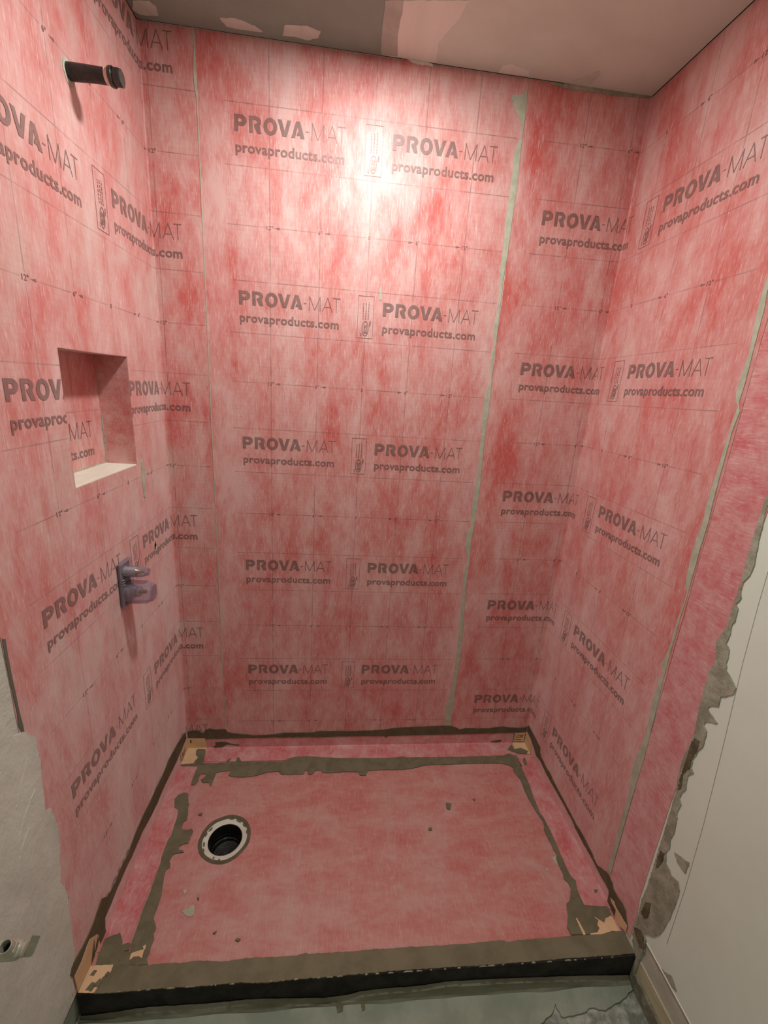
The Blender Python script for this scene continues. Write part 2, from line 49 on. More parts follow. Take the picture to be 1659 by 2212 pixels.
# ------------------------------------------------------------------ mesh helpers
def link(o, parent=None):
    COL.objects.link(o)
    if parent is not None:
        o.parent = parent
    return o
def mesh_obj(name, verts, faces, mat, parent=None, smooth=False, uvs=None):
    me = bpy.data.meshes.new(name)
    me.from_pydata([tuple(v) for v in verts], [], faces)
    if uvs is not None:
        lay = me.uv_layers.new(name='sheet')
        for lp in me.loops:
            lay.data[lp.index].uv = uvs[lp.vertex_index]
    me.materials.append(mat)
    if smooth:
        for p in me.polygons: p.use_smooth = True
    me.update()
    return link(bpy.data.objects.new(name, me), parent)
def bm_obj(name, bm, mat, parent=None, smooth=False):
    me = bpy.data.meshes.new(name)
    bm.to_mesh(me); bm.free()
    me.materials.append(mat)
    if smooth:
        for p in me.polygons: p.use_smooth = True
    return link(bpy.data.objects.new(name, me), parent)
def empty(name, loc=(0, 0, 0)):
    o = bpy.data.objects.new(name, None)
    o.empty_display_size = 0.05
    o.location = loc
    return link(o)
def adopt(root):
    # parts are modelled in world coordinates: keep them there under a moved root
    for ch in root.children:
        ch.matrix_parent_inverse = Matrix.Translation(root.location).inverted()
def tag(o, label, cat=None, group=None):
    o['label'] = label
    if cat: o['category'] = cat
    if group: o['group'] = group
    return o
def struct(o):
    o['kind'] = 'structure'
    return o
def add_box(bm, x0, x1, y0, y1, z0, z1):
    vs = [bm.verts.new((x, y, z)) for z in (z0, z1) for y in (y0, y1) for x in (x0, x1)]
    for f in ((0, 2, 3, 1), (4, 5, 7, 6), (0, 1, 5, 4), (2, 6, 7, 3), (0, 4, 6, 2), (1, 3, 7, 5)):
        bm.faces.new([vs[i] for i in f])
    return vs
def boxes(name, lst, mat, parent=None, bevel=0):
    bm = bmesh.new()
    for b in lst: add_box(bm, *b)
    if bevel:
        bmesh.ops.bevel(bm, geom=bm.edges[:], offset=bevel, segments=2, affect='EDGES', profile=0.6)
    return bm_obj(name, bm, mat, parent)
def frame_of(axis):
    w = Vector(axis).normalized()
    a = Vector((0, 0, 1)) if abs(w.z) < 0.9 else Vector((1, 0, 0))
    u = a.cross(w).normalized(); v = w.cross(u)
    return u, v, w
def lathe(name, origin, axis, prof, mat, parent=None, seg=40, smooth=True, sides=None, jitter=0):
    # prof: list of (radius, distance along axis); sides: polygonal section
    u, v, w = frame_of(axis); o = Vector(origin)
    n = sides or seg
    vs, fs = [], []
    for (r, h) in prof:
        for k in range(n):
            a = 2 * math.pi * k / n
            rr = r * (1 + jitter * mnoise.noise(Vector((math.cos(a) * 2, math.sin(a) * 2, h * 60 + r * 30))))
            vs.append(o + w * h + (u * math.cos(a) + v * math.sin(a)) * rr)
    for i in range(len(prof) - 1):
        for k in range(n):
            k2 = (k + 1) % n
            fs.append((i * n + k, i * n + k2, (i + 1) * n + k2, (i + 1) * n + k))
    ob = mesh_obj(name, vs, fs, mat, parent, smooth)
    if smooth and sides is None:
        try:
            ob.data.set_sharp_from_angle(angle=math.radians(35))
        except Exception:
            pass
    return ob
def ragged(pts, step, amp, seed):
    r = random.Random(seed); out = []
    n = len(pts)
    for i in range(n):
        a = Vector(pts[i]); b = Vector(pts[(i + 1) % n])
        L = (b - a).length
        k = max(1, int(L / step))
        d = (b - a) / max(L, 1e-9); nn = Vector((-d.y, d.x))
        for j in range(k):
            p = a + (b - a) * (j / k)
            q = 0 if j == 0 else (mnoise.noise(Vector((p.x * 160, p.y * 160, seed))) * amp + r.uniform(-.35, .35) * amp)
            out.append(p + nn * q)
    return out
def place(plane, a, b, off):
    if plane == 'B': return Vector((a, -off, b))
    if plane == 'L': return Vector((XL + off, a, b))
    if plane == 'R': return Vector((XR - off, a, b))
    if plane == 'P': return Vector((a, b, zp(a, b) + off))
    if plane == 'C': return Vector((a, b, ZC - off))
    if plane == 'F': return Vector((a, b, ZF + off))
NRM = {'B': (0, -1, 0), 'L': (1, 0, 0), 'R': (-1, 0, 0), 'P': (0, 0, 1), 'C': (0, 0, -1), 'F': (0, 0, 1)}
def patch(name, plane, pts, o0, o1, mat, parent=None, step=0.006, amp=0.0012, seed=1, lim=None, bulge=True):
    # irregular slab lying on a plane: flat top, rounded-off ragged rim
    pts = [tuple(p) for p in pts]
    if lim:
        pts = [(min(max(a, lim[0]), lim[1]), min(max(b, lim[2]), lim[3])) for a, b in pts]
    P = ragged(pts, step, amp, seed) if step else [Vector(p) for p in pts]
    if lim:
        P = [Vector((min(max(p.x, lim[0]), lim[1]), min(max(p.y, lim[2]), lim[3]))) for p in P]
    clean = [P[0]]
    for p in P[1:]:
        if (p - clean[-1]).length > 1e-5: clean.append(p)
    if (clean[0] - clean[-1]).length < 1e-5: clean.pop()
    P = clean; n = len(P)
    V2, E2, F2, _, _, _ = delaunay_2d_cdt(P, [(i, (i + 1) % n) for i in range(n)], [list(range(n))], 1, 1e-6)
    vs = [place(plane, p.x, p.y, o1) for p in V2]
    nn = Vector(NRM[plane]); fs = []
    for f in F2:
        f = list(f)
        nm = (vs[f[1]] - vs[f[0]]).cross(vs[f[2]] - vs[f[0]])
        if nm.dot(nn) < 0: f.reverse()
        fs.append(f)
    cnt = {}
    for f in fs:
        for i in range(len(f)):
            e = (f[i], f[(i + 1) % len(f)]); cnt[e] = 1
    m = len(vs)
    vs += [place(plane, p.x, p.y, o0) for p in V2]
    for (i, j) in list(cnt):
        if (j, i) not in cnt: fs.append([i, i + m, j + m, j])
    return mesh_obj(name, vs, fs, mat, parent)
def dp(key): return DATA[key][1]

# ------------------------------------------------------------------ materials
class NT:
    def __init__(self, name):
        self.m = bpy.data.materials.new(name); self.m.use_nodes = True
        self.t = self.m.node_tree; self.n = self.t.nodes
        self.b = self.n['Principled BSDF']
    def new(self, typ, **kw):
        nd = self.n.new(typ)
        for k, v in kw.items():
            setattr(nd, k, v)
        return nd
    def lk(self, a, b): self.t.links.new(a, b)
    def val(self, sock, x):
        if hasattr(x, 'links') or hasattr(x, 'is_linked'): self.lk(x, sock)
        else: sock.default_value = x
    def math(self, op, a, b=0.0, c=None, clamp=False):
        nd = self.new('ShaderNodeMath', operation=op); nd.use_clamp = clamp
        self.val(nd.inputs[0], a); self.val(nd.inputs[1], b)
        if c is not None: self.val(nd.inputs[2], c)
        return nd.outputs[0]
    def mix(self, fac, a, b, blend='MIX'):
        nd = self.new('ShaderNodeMix', data_type='RGBA', blend_type=blend)
        self.val(nd.inputs[0], fac)
        for s, x in ((nd.inputs[6], a), (nd.inputs[7], b)):
            if isinstance(x, tuple): s.default_value = (*x[:3], 1)
            else: self.lk(x, s)
        return nd.outputs[2]
    def noise(self, vec, scale, detail=4, rough=0.6, dist=0.0):
        nd = self.new('ShaderNodeTexNoise')
        self.lk(vec, nd.inputs['Vector'])
        nd.inputs['Scale'].default_value = scale; nd.inputs['Detail'].default_value = detail
        nd.inputs['Roughness'].default_value = rough; nd.inputs['Distortion'].default_value = dist
        return nd.outputs['Fac']
    def mapping(self, vec, loc=(0, 0, 0), rot=(0, 0, 0), scale=(1, 1, 1)):
        nd = self.new('ShaderNodeMapping')
        self.lk(vec, nd.inputs['Vector'])
        nd.inputs['Location'].default_value = loc; nd.inputs['Rotation'].default_value = rot
        nd.inputs['Scale'].default_value = scale
        return nd.outputs[0]
    def rng(self, x, a, b, c=0.0, d=1.0, smooth=True):
        nd = self.new('ShaderNodeMapRange'); nd.interpolation_type = 'SMOOTHSTEP' if smooth else 'LINEAR'
        self.val(nd.inputs[0], x)
        for i, v in enumerate((a, b, c, d)): nd.inputs[i + 1].default_value = v
        return nd.outputs[0]
    def bump(self, h, strength=0.3, dist=0.002):
        nd = self.new('ShaderNodeBump'); self.lk(h, nd.inputs['Height'])
        nd.inputs['Strength'].default_value = strength; nd.inputs['Distance'].default_value = dist
        self.lk(nd.outputs[0], self.b.inputs['Normal'])
    def pos(self):
        return self.new('ShaderNodeNewGeometry').outputs['Position']
    def base(self, c, rough=0.7, spec=0.3):
        if isinstance(c, tuple): self.b.inputs['Base Color'].default_value = (*c, 1)
        else: self.lk(c, self.b.inputs['Base Color'])
        self.val(self.b.inputs['Roughness'], rough)
        self.b.inputs['Specular IOR Level'].default_value = spec
def simple(name, col, rough=0.6, spec=0.4, metal=0.0):
    t = NT(name); t.base(col, rough, spec); t.b.inputs['Metallic'].default_value = metal
    return t.m
def mottled(name, c0, c1, scale=12, rough=0.8, spec=0.25, bump=0.3, bdist=0.002, bscale=90, detail=6, lo=0.35, hi=0.65, stretch=(1, 1, 1)):
    t = NT(name); p = t.mapping(t.pos(), scale=stretch)
    n = t.noise(p, scale, detail, 0.62, 0.3)
    t.base(t.mix(t.rng(n, lo, hi), c0, c1), rough, spec)
    t.bump(t.noise(p, bscale, 5, 0.65), bump, bdist)
    return t.m
RED = (0.56, 0.064, 0.052)
PALE = (0.71, 0.405, 0.385)
def fleece(t, vec, red, pale, seed, lo=0.36, hi=0.66, stretch=0.38, bs=9.0):
    # blotchy felt: large patches, streaky fibres, single pale hairs
    v0 = t.mapping(vec, loc=(seed * 3.7, seed * 1.9, seed), scale=(1, stretch, 1))
    big = t.noise(v0, bs, 3, 0.6, 0.3)
    med = t.noise(v0, bs * 4.5, 3, 0.65, 0.2)
    v1 = t.mapping(vec, loc=(seed, 0, 0), rot=(0, 0, 0.05), scale=(1, 0.09, 1))
    f1 = t.noise(v1, 480, 2, 0.6)
    v2 = t.mapping(vec, loc=(0, seed, 0), rot=(0, 0, 0.45), scale=(1, 0.10, 1))
    f2 = t.noise(v2, 300, 2, 0.6, 0.5)
    v3 = t.mapping(vec, loc=(0, seed * 2, 0), rot=(0, 0, -0.40), scale=(1, 0.10, 1))
    f3 = t.noise(v3, 300, 2, 0.6, 0.5)
    s = t.math('MULTIPLY_ADD', big, 0.46, t.math('MULTIPLY', med, 0.24))
    s = t.math('MULTIPLY_ADD', f1, 0.17, s)
    s = t.math('MULTIPLY_ADD', f2, 0.13, s)
    k = t.rng(s, lo, hi, smooth=False)
    c = t.mix(k, red, pale)
    hair = t.math('MAXIMUM', t.rng(f2, 0.60, 0.74), t.rng(f3, 0.60, 0.74))
    hp = tuple(min(0.85, x * 1.12 + 0.05) for x in pale)
    c = t.mix(t.math('MULTIPLY', hair, 0.6), c, hp)
    return c, f1
def membrane(name, seed, red=RED, pale=PALE, grid=True, ink=0.0, uv=True, lo=0.40, hi=0.62, stretch=0.38, sheen=0.5, smear=0.0, bs=9.0):
    t = NT(name)
    vec = t.new('ShaderNodeUVMap', uv_map='sheet').outputs[0] if uv else t.pos()
    c, s = fleece(t, vec, red, pale, seed, lo, hi, stretch, bs)
    sep = t.new('ShaderNodeSeparateXYZ'); t.lk(vec, sep.inputs[0])
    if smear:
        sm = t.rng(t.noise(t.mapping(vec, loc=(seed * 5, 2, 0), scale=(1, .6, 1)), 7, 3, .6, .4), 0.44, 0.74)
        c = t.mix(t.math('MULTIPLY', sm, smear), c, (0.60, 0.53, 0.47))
    if grid:
        U = t.math('DIVIDE', sep.outputs[0], INCH); V = t.math('DIVIDE', sep.outputs[1], INCH)
        inside = t.math('LESS_THAN', t.math('ABSOLUTE', U), 17.0)
        du = t.math('PINGPONG', U, 3.0); dv = t.math('PINGPONG', V, 3.0)
        # the centre line breaks for the certification box, the ruler for its figures
        l6 = t.math('MAXIMUM', t.rng(du, 0.03, 0.075, 1, 0), t.rng(dv, 0.03, 0.075, 1, 0))
        fig = t.math('MULTIPLY', t.math('LESS_THAN', t.math('PINGPONG', V, 9.0), 0.34), t.math('LESS_THAN', du, 0.5))
        box = t.math('MULTIPLY', t.math('LESS_THAN', t.math('PINGPONG', t.math('ADD', V, 9.0), 9.0), 2.5), t.math('LESS_THAN', t.math('ABSOLUTE', U), 1.0))
        l6 = t.math('MULTIPLY', l6, t.math('SUBTRACT', 1.0, t.math('MAXIMUM', fig, box)))
        gu = t.math('PINGPONG', U, 0.25); gv = t.math('PINGPONG', V, 0.25)
        dash = t.math('GREATER_THAN', t.math('PINGPONG', t.math('ADD', U, V), 0.06), 0.02)
        l1 = t.math('MULTIPLY', t.math('MAXIMUM', t.rng(gu, 0.012, 0.04, 1, 0), t.rng(gv, 0.012, 0.04, 1, 0)), dash)
        wear = t.rng(t.noise(vec, 16, 3), 0.3, 0.7, 0.35, 1.0)
        m = t.math('MAXIMUM', t.math('MULTIPLY', l6, 0.62), t.math('MULTIPLY', l1, 0.22))
        m = t.math('MULTIPLY', t.math('MULTIPLY', m, inside), wear)
        c = t.mix(m, c, (0.13, 0.05, 0.045))
    if ink:
        k = t.math('MULTIPLY', t.rng(t.noise(vec, 30, 5, .7), 0.25, 0.75, 0.80, 1.0), ink)
        c = t.mix(k, c, (0.105, 0.062, 0.052))
    t.base(c, 0.50, 0.68)
    t.b.inputs['Sheen Weight'].default_value = sheen * (0.5 if ink else 1.0)
    t.b.inputs['Sheen Roughness'].default_value = 0.6
    t.b.inputs['Sheen Tint'].default_value = (1.0, 0.95, 0.92, 1)
    t.bump(s, 0.20, 0.0008)
    return t.m

M_L = membrane('membrane left', 1.0, smear=0.42)  # smear: mortar haze, plus the side wall's pale sheen put into colour
M_M = membrane('membrane centre', 2.3, lo=0.365, hi=0.595)
M_R = membrane('membrane right', 3.1, smear=0.12)
I_L = membrane('print left', 1.0, ink=0.86, grid=False)
I_M = membrane('print centre', 2.3, lo=0.365, hi=0.595, ink=0.84, grid=False)
I_R = membrane('print right', 3.1, ink=0.86, grid=False)
M_PLAIN = membrane('plain membrane', 4.4, red=(0.60, 0.10, 0.12), pale=(0.70, 0.36, 0.35), grid=False, uv=False, stretch=1.0, bs=22.0)
M_PAN = membrane('pan membrane', 5.2, red=(0.52, 0.13, 0.115), pale=(0.58, 0.29, 0.26), grid=False, uv=False, stretch=2.2, sheen=0.2, lo=0.38, hi=0.62, smear=0.25)
M_BAND = membrane('band membrane', 6.1, red=(0.58, 0.10, 0.11), pale=(0.68, 0.36, 0.35), grid=False, uv=False, stretch=1.0, bs=16.0)
M_NICHE = membrane('niche membrane', 7.3)
I_NICHE = membrane('niche print', 7.3, ink=0.92, grid=False)
M_NSIDE = membrane('niche side', 8.2, grid=False, uv=False, smear=0.55)
M_THIN = mottled('thinset mortar', (0.155, 0.132, 0.082), (0.20, 0.172, 0.112), 22, 0.85, 0.2, 0.25, 0.002, 120)
M_THINW = mottled('thinset wall', (0.120, 0.094, 0.058), (0.155, 0.125, 0.080), 22, 0.85, 0.2, 0.25, 0.002, 120)
M_COAT = mottled('thinset coat', (0.165, 0.140, 0.088), (0.215, 0.182, 0.118), 14, 0.85, 0.2, 0.35, 0.003, 60)
M_SEAL = mottled('seam filler', (0.42, 0.42, 0.32), (0.52, 0.51, 0.41), 30, 0.8, 0.25, 0.3, 0.002, 140)
M_MORT = mottled('grey mortar', (0.30, 0.29, 0.22), (0.46, 0.44, 0.35), 26, 0.9, 0.2, 0.6, 0.004, 90)
M_MORTD = mottled('damp mortar', (0.11, 0.09, 0.055), (0.20, 0.17, 0.11), 40, 0.9, 0.2, 0.5, 0.003, 90)
M_WHITE = mottled('white wall paint', (0.80, 0.85, 0.75), (0.84, 0.89, 0.80), 3, 0.6, 0.3, 0.06, 0.001, 60)
M_LEFTW = mottled('plastered wall', (0.58, 0.59, 0.52), (0.71, 0.71, 0.64), 5, 0.75, 0.25, 0.6, 0.010, 16, lo=0.3, hi=0.7)
M_COMP = mottled('joint compound', (0.58, 0.59, 0.52), (0.73, 0.73, 0.66), 6, 0.75, 0.25, 0.7, 0.008, 18, lo=0.3, hi=0.7, stretch=(1, 1, 0.6))
M_TAN = mottled('tan rubber', (0.74, 0.47, 0.27), (0.80, 0.54, 0.33), 18, 0.7, 0.3, 0.15, 0.001, 80)
M_GYPS = mottled('taupe ceiling', (0.25, 0.295, 0.255), (0.29, 0.335, 0.29), 6, 0.8, 0.2, 0.1, 0.002, 40)
M_GYPP = mottled('pink gypsum ceiling', (0.62, 0.64, 0.57), (0.66, 0.69, 0.61), 7, 0.8, 0.2, 0.1, 0.002, 40)
M_TAPE = mottled('joint tape compound', (0.54, 0.55, 0.49), (0.62, 0.63, 0.56), 18, 0.85, 0.2, 0.3, 0.002, 60)
M_TAPE2 = mottled('pink joint compound', (0.72, 0.72, 0.65), (0.78, 0.77, 0.70), 10, 0.85, 0.2, 0.2, 0.002, 60, stretch=(1, .25, 1))
M_DARK = simple('dark gap', (0.012, 0.011, 0.010), 0.9, 0.1)
M_BLACK = mottled('black foam edge', (0.012, 0.011, 0.010), (0.035, 0.032, 0.028), 20, 0.75, 0.3, 0.5, 0.003, 60)
M_CONC = mottled('concrete floor', (0.20, 0.215, 0.175), (0.50, 0.50, 0.43), 26, 0.9, 0.2, 1.0, 0.010, 34, 9, 0.38, 0.66)
M_SKIM = mottled('skim coat', (0.27, 0.285, 0.225), (0.36, 0.37, 0.30), 9, 0.85, 0.25, 0.25, 0.003, 50)
M_FILLET = mottled('mortar fillet', (0.17, 0.165, 0.115), (0.27, 0.265, 0.20), 14, 0.9, 0.2, 0.5, 0.004, 50, stretch=(.3, 1, 1))
M_WOOD = mottled('sill plate', (0.42, 0.36, 0.22), (0.58, 0.52, 0.36), 30, 0.85, 0.2, 0.5, 0.003, 60, stretch=(1, .25, 1))
M_CREAM = mottled('cream foam board', (0.72, 0.66, 0.55), (0.80, 0.75, 0.65), 20, 0.75, 0.25, 0.2, 0.001, 60, stretch=(1, .3, 1))
M_BPIPE = mottled('black iron pipe', (0.010, 0.009, 0.008), (0.030, 0.026, 0.022), 60, 0.42, 0.5, 0.8, 0.003, 120)
M_BCAP = simple('black cap', (0.022, 0.022, 0.020), 0.28, 0.6)
M_PTAPE = simple('thread tape', (0.80, 0.58, 0.42), 0.6, 0.3)
M_BRASS = simple('brass', (0.45, 0.34, 0.16), 0.35, 0.5, 1.0)
M_CHROME = mottled('nickel plated brass', (0.42, 0.41, 0.33), (0.52, 0.50, 0.41), 30, 0.36, 0.5, 0.05, 0.001, 80)
M_CHROME.node_tree.nodes['Principled BSDF'].inputs['Metallic'].default_value = 0.3
M_PVC = mottled('dirty white drain ring', (0.64, 0.62, 0.52), (0.72, 0.71, 0.62), 30, 0.45, 0.4, 0.1, 0.001, 60)
M_CART = simple('grey white plastic', (0.52, 0.53, 0.48), 0.4, 0.4)
M_SUMP = simple('black drain plastic', (0.010, 0.010, 0.010), 0.22, 0.5)
M_PENCIL = simple('pencil', (0.30, 0.30, 0.28), 0.8, 0.1)
M_LENS = NT('lamp lens'); M_LENS.base((0.9, 0.9, 0.85), 0.5, 0.3)
M_LENS.b.inputs['Emission Color'].default_value = (*LIGHT_COL, 1); M_LENS.b.inputs['Emission Strength'].default_value = 2.0
M_LENS = M_LENS.m
M_TRIM = simple('white lamp trim', (0.8, 0.8, 0.78), 0.4, 0.4)
def clear_plastic(name):
    # thin clear shell: light passes straight through, the surface glints
    t = NT(name)
    t.base((0.85, 0.82, 0.90), 0.10, 0.8)
    tr = t.new('ShaderNodeBsdfTransparent'); tr.inputs[0].default_value = (0.93, 0.90, 0.95, 1)
    fr = t.new('ShaderNodeFresnel'); fr.inputs[0].default_value = 1.45
    gl = t.new('ShaderNodeBsdfGlossy'); gl.inputs['Roughness'].default_value = 0.10
    mx = t.new('ShaderNodeMixShader'); t.lk(t.math('MULTIPLY_ADD', fr.outputs[0], 0.55, 0.02), mx.inputs[0]); t.lk(tr.outputs[0], mx.inputs[1]); t.lk(gl.outputs[0], mx.inputs[2])
    t.n.remove(t.b)
    df = t.new('ShaderNodeBsdfDiffuse'); df.inputs[0].default_value = (0.72, 0.68, 0.78, 1)
    m2 = t.new('ShaderNodeMixShader'); m2.inputs[0].default_value = 0.08; t.lk(mx.outputs[0], m2.inputs[1]); t.lk(df.outputs[0], m2.inputs[2])
    t.lk(m2.outputs[0], t.n['Material Output'].inputs[0])
    return t.m
M_CLEAR = clear_plastic('clear guard plastic')

# ================================================================== THE SETTING
G = 0.0003                          # the board lies this far behind the sheets
NY0, NY1, NZ0, NZ1, NX = -0.524, -0.225, 1.232, 1.533, XL - 0.084   # niche opening and back
TH = 0.12
bm = bmesh.new()
add_box(bm, XL - TH, XL - G, YE, NY0, 0.004, ZC + 0.1)
add_box(bm, XL - TH, XL - G, NY1, 0.10, 0.004, ZC + 0.1)
add_box(bm, XL - TH, XL - G, NY0, NY1, 0.004, NZ0)
add_box(bm, XL - TH, XL - G, NY0, NY1, NZ1, ZC + 0.1)
wall_left = struct(bm_obj('wall_left', bm, M_LEFTW))
tag(wall_left, 'beige plastered wall on the left with an opening for the niche')
boxes('bare_strip', [(XL - TH, XL - 0.006, YE, 0.10, ZF - 0.05, 0.004)], M_SKIM, wall_left)
wall_back = struct(boxes('wall_back', [(XL - TH, XR + TH, G, 0.12, ZF - 0.05, ZC + 0.1)], M_WHITE))
tag(wall_back, 'back wall of the shower behind the pink membrane')
bm = bmesh.new()
add_box(bm, XR + G, XR + TH, YE, -0.795, 0.090, ZC + 0.1)
add_box(bm, XR + G, XR + TH, -0.795, 0.10, ZF - 0.05, ZC + 0.1)
wall_right = struct(bm_obj('wall_right', bm, M_WHITE))
tag(wall_right, 'off white painted wall on the right')
boxes('bare_strip', [(XR + 0.004, XR + TH, YE, -0.795, 0.012, 0.090)], mottled('bare drywall edge', (0.50, 0.47, 0.40), (0.60, 0.57, 0.50), 18, .8, .2, .3, .003, 50), wall_right)
boxes('sill_plate', [(XR + 0.001, XR + TH, YE, -0.795, -0.040, 0.012)], M_WOOD, wall_right, 0.002)
boxes('plate_mortar', [(XR - 0.004, XR + TH, YE, -0.795, ZF - 0.05, -0.040)], mottled('rough plate mortar', (0.19, 0.17, 0.12), (0.34, 0.31, 0.24), 40, .9, .2, .9, .006, 50), wall_right, 0.002)
boxes('paint_edge', [(XR - 0.0012, XR + 0.004, YE, -0.800, 0.0885, 0.0915)], simple('paint edge', (0.85, 0.83, 0.76), .5, .3), wall_right)
patch('mortar_smear', 'R', dp('mortar_low'), -0.001, 0.0012, M_MORT, wall_right, 0.004, 0.002, 31)
# pencil line drawn on the right wall
pl = dp('pencil'); vs, fs = [], []
for i, (a, b) in enumerate(pl):
    w = 0.00045
    vs += [place('R', a - w, b, 0.0001), place('R', a + w, b, 0.0001)]
    if i: fs.append((2 * i - 2, 2 * i - 1, 2 * i + 1, 2 * i))
mesh_obj('pencil_line', vs, fs, M_PENCIL, wall_right)
wall_front = struct(boxes('wall_front', [(XL - TH, XR + TH, YE - 0.1, YE, ZF - 0.05, ZC + 0.1)], M_WHITE))
tag(wall_front, 'plain wall behind the photographer')

# ceiling: two kinds of board with compound on the joint and patches
LX, LY = 0.035, -0.480               # recessed light
ceiling = struct(boxes('ceiling', [(XL - TH, XR + TH, YE - 0.1, 0.12, ZC + 0.085, ZC + 0.13)], M_DARK))
tag(ceiling, 'board ceiling, taupe painted on the left and bare pink on the right')
JX = dp('cp6')[0][0] + 0.004
HR = 0.0785                          # hole for the recessed light, cut through both boards at the joint
def board(name, x0, x1, y0, y1, mat, left):
    xe = x1 if left else x0
    hh = math.sqrt(HR ** 2 - (xe - LX) ** 2)
    a0 = math.atan2(-hh, xe - LX); a1 = math.atan2(hh, xe - LX)
    if left: arcp = [a0 - (2 * math.pi - (a1 - a0)) * k / 40 for k in range(41)]
    else: arcp = [a0 + (a1 - a0) * k / 24 for k in range(25)]
    cut = [(LX + HR * math.cos(t), LY + HR * math.sin(t)) for t in arcp]
    pts = ([(x0, y0), (x1, y0)] + cut + [(x1, y1), (x0, y1)]) if left else ([(x1, y0), (x1, y1), (x0, y1)] + cut[::-1] + [(x0, y0)])
    return patch(name, 'C', pts, -0.013, 0.0, mat, ceiling, 0)
board('ceiling_board', XL + 0.003, JX, YE, -0.0042, M_GYPS, True)
board('ceiling_board', JX + 0.001, XR - 0.0045, YE, -0.0050, M_GYPP, False)
boxes('gap_shade_fill', [(XL + .0002, XR - .0002, -.0052, .0002, ZC + .0015, ZC + .01), (XR - .0050, XR - .0001, YE, -.0036, ZC + .0015, ZC + .01), (XL + .0001, XL + .0034, YE, -.0036, ZC + .0015, ZC + .01)], M_DARK, ceiling)  # dark boxes filling the edge gap, its shade put into their colour
for i, k in enumerate(('cp1', 'cp2', 'cp3', 'cp4', 'cp5')):
    patch('compound_patch', 'C', dp(k), -0.0005, 0.0012, M_TAPE if k != 'cp4' else M_TAPE2, ceiling, 0.008, 0.0025, 40 + i)
x6 = [p for p in dp('cp6')]
patch('joint_compound', 'C', dp('cp6'), -0.0005, 0.0010, mottled('grey joint tape', (0.42, 0.42, 0.37), (0.50, 0.50, 0.44), 16), ceiling, 0.012, 0.003, 47, lim=(-1, 1, -0.45, -0.006))
patch('joint_compound', 'C', dp('cp7'), -0.0005, 0.0008, M_TAPE2, ceiling, 0.012, 0.003, 48, lim=(-1, 1, -0.45, -0.006))
patch('paper_chip', 'B', dp('cp8'), 0.0012, 0.006, simple('torn paper', (0.80, 0.74, 0.66), .8, .2), ceiling, 0.004, 0.002, 49)
patch('edge_mortar', 'B', dp('cmort'), 0.0010, 0.005, M_MORT, ceiling, 0.006, 0.002, 50, lim=(-1, XR - .002, 2, 2.404))

# floor
floor = struct(boxes('floor', [(XL - TH, XR + TH, YE - 0.1, 0.12, ZF - 0.08, ZF)], M_CONC))
tag(floor, 'rough grey concrete floor in front of the shower')
ck = dp('crack')
patch('skim_coat', 'F', [(XL - .004, -0.780), (XR + .003, -0.780)] + [tuple(p) for p in ck] + [(0.50, -0.885), (0.36, -0.93), (0.1, -0.98), (-0.3, -1.02), (XL - .004, -1.04)], 0, 0.006, M_SKIM, floor, 0.008, 0.004, 52)

# ================================================================== MEMBRANE SHEETS
FR = 0.008
def path_L(s, off):
    if s < -FR: return XL + off, s
    if s > FR: return XL + s, -off
    a = math.pi - (s + FR) / (2 * FR) * math.pi / 2
    return XL + FR + (FR - off) * math.cos(a), -FR + (FR - off) * math.sin(a)
def path_R(s, off):
    if s < -FR: return XR + s, -off
    if s > FR: return XR - off, -s
    a = math.pi / 2 - (s + FR) / (2 * FR) * math.pi / 2
    return XR - FR + (FR - off) * math.cos(a), -FR + (FR - off) * math.sin(a)
def path_M(s, off): return s, -off
SHEET = {   # path, s of the sheet's zero line, z of ruler line 0, tilt
    'L': (path_L, -0.2858, 2.1073, 0.0),
    'M': (path_M, 0.0345, 1.9450, 0.0041),
    'R': (path_R, 0.1134, 2.2592, 0.0105)}
FOLD = [-FR + 2 * FR * k / 5 for k in range(6)]
def to_uv(k, s, z):
    p, s0, z0, t = SHEET[k]; a, b = s - s0, z - z0
    return (a + t * b, b - t * a)
def to_sz(k, u, v):
    p, s0, z0, t = SHEET[k]
    return (s0 + u - t * v, z0 + v + t * u)
def frange(a, b, step):
    n = max(1, int(round((b - a) / step)))
    return [a + (b - a) * i / n for i in range(n + 1)]
OFF = 0.0010
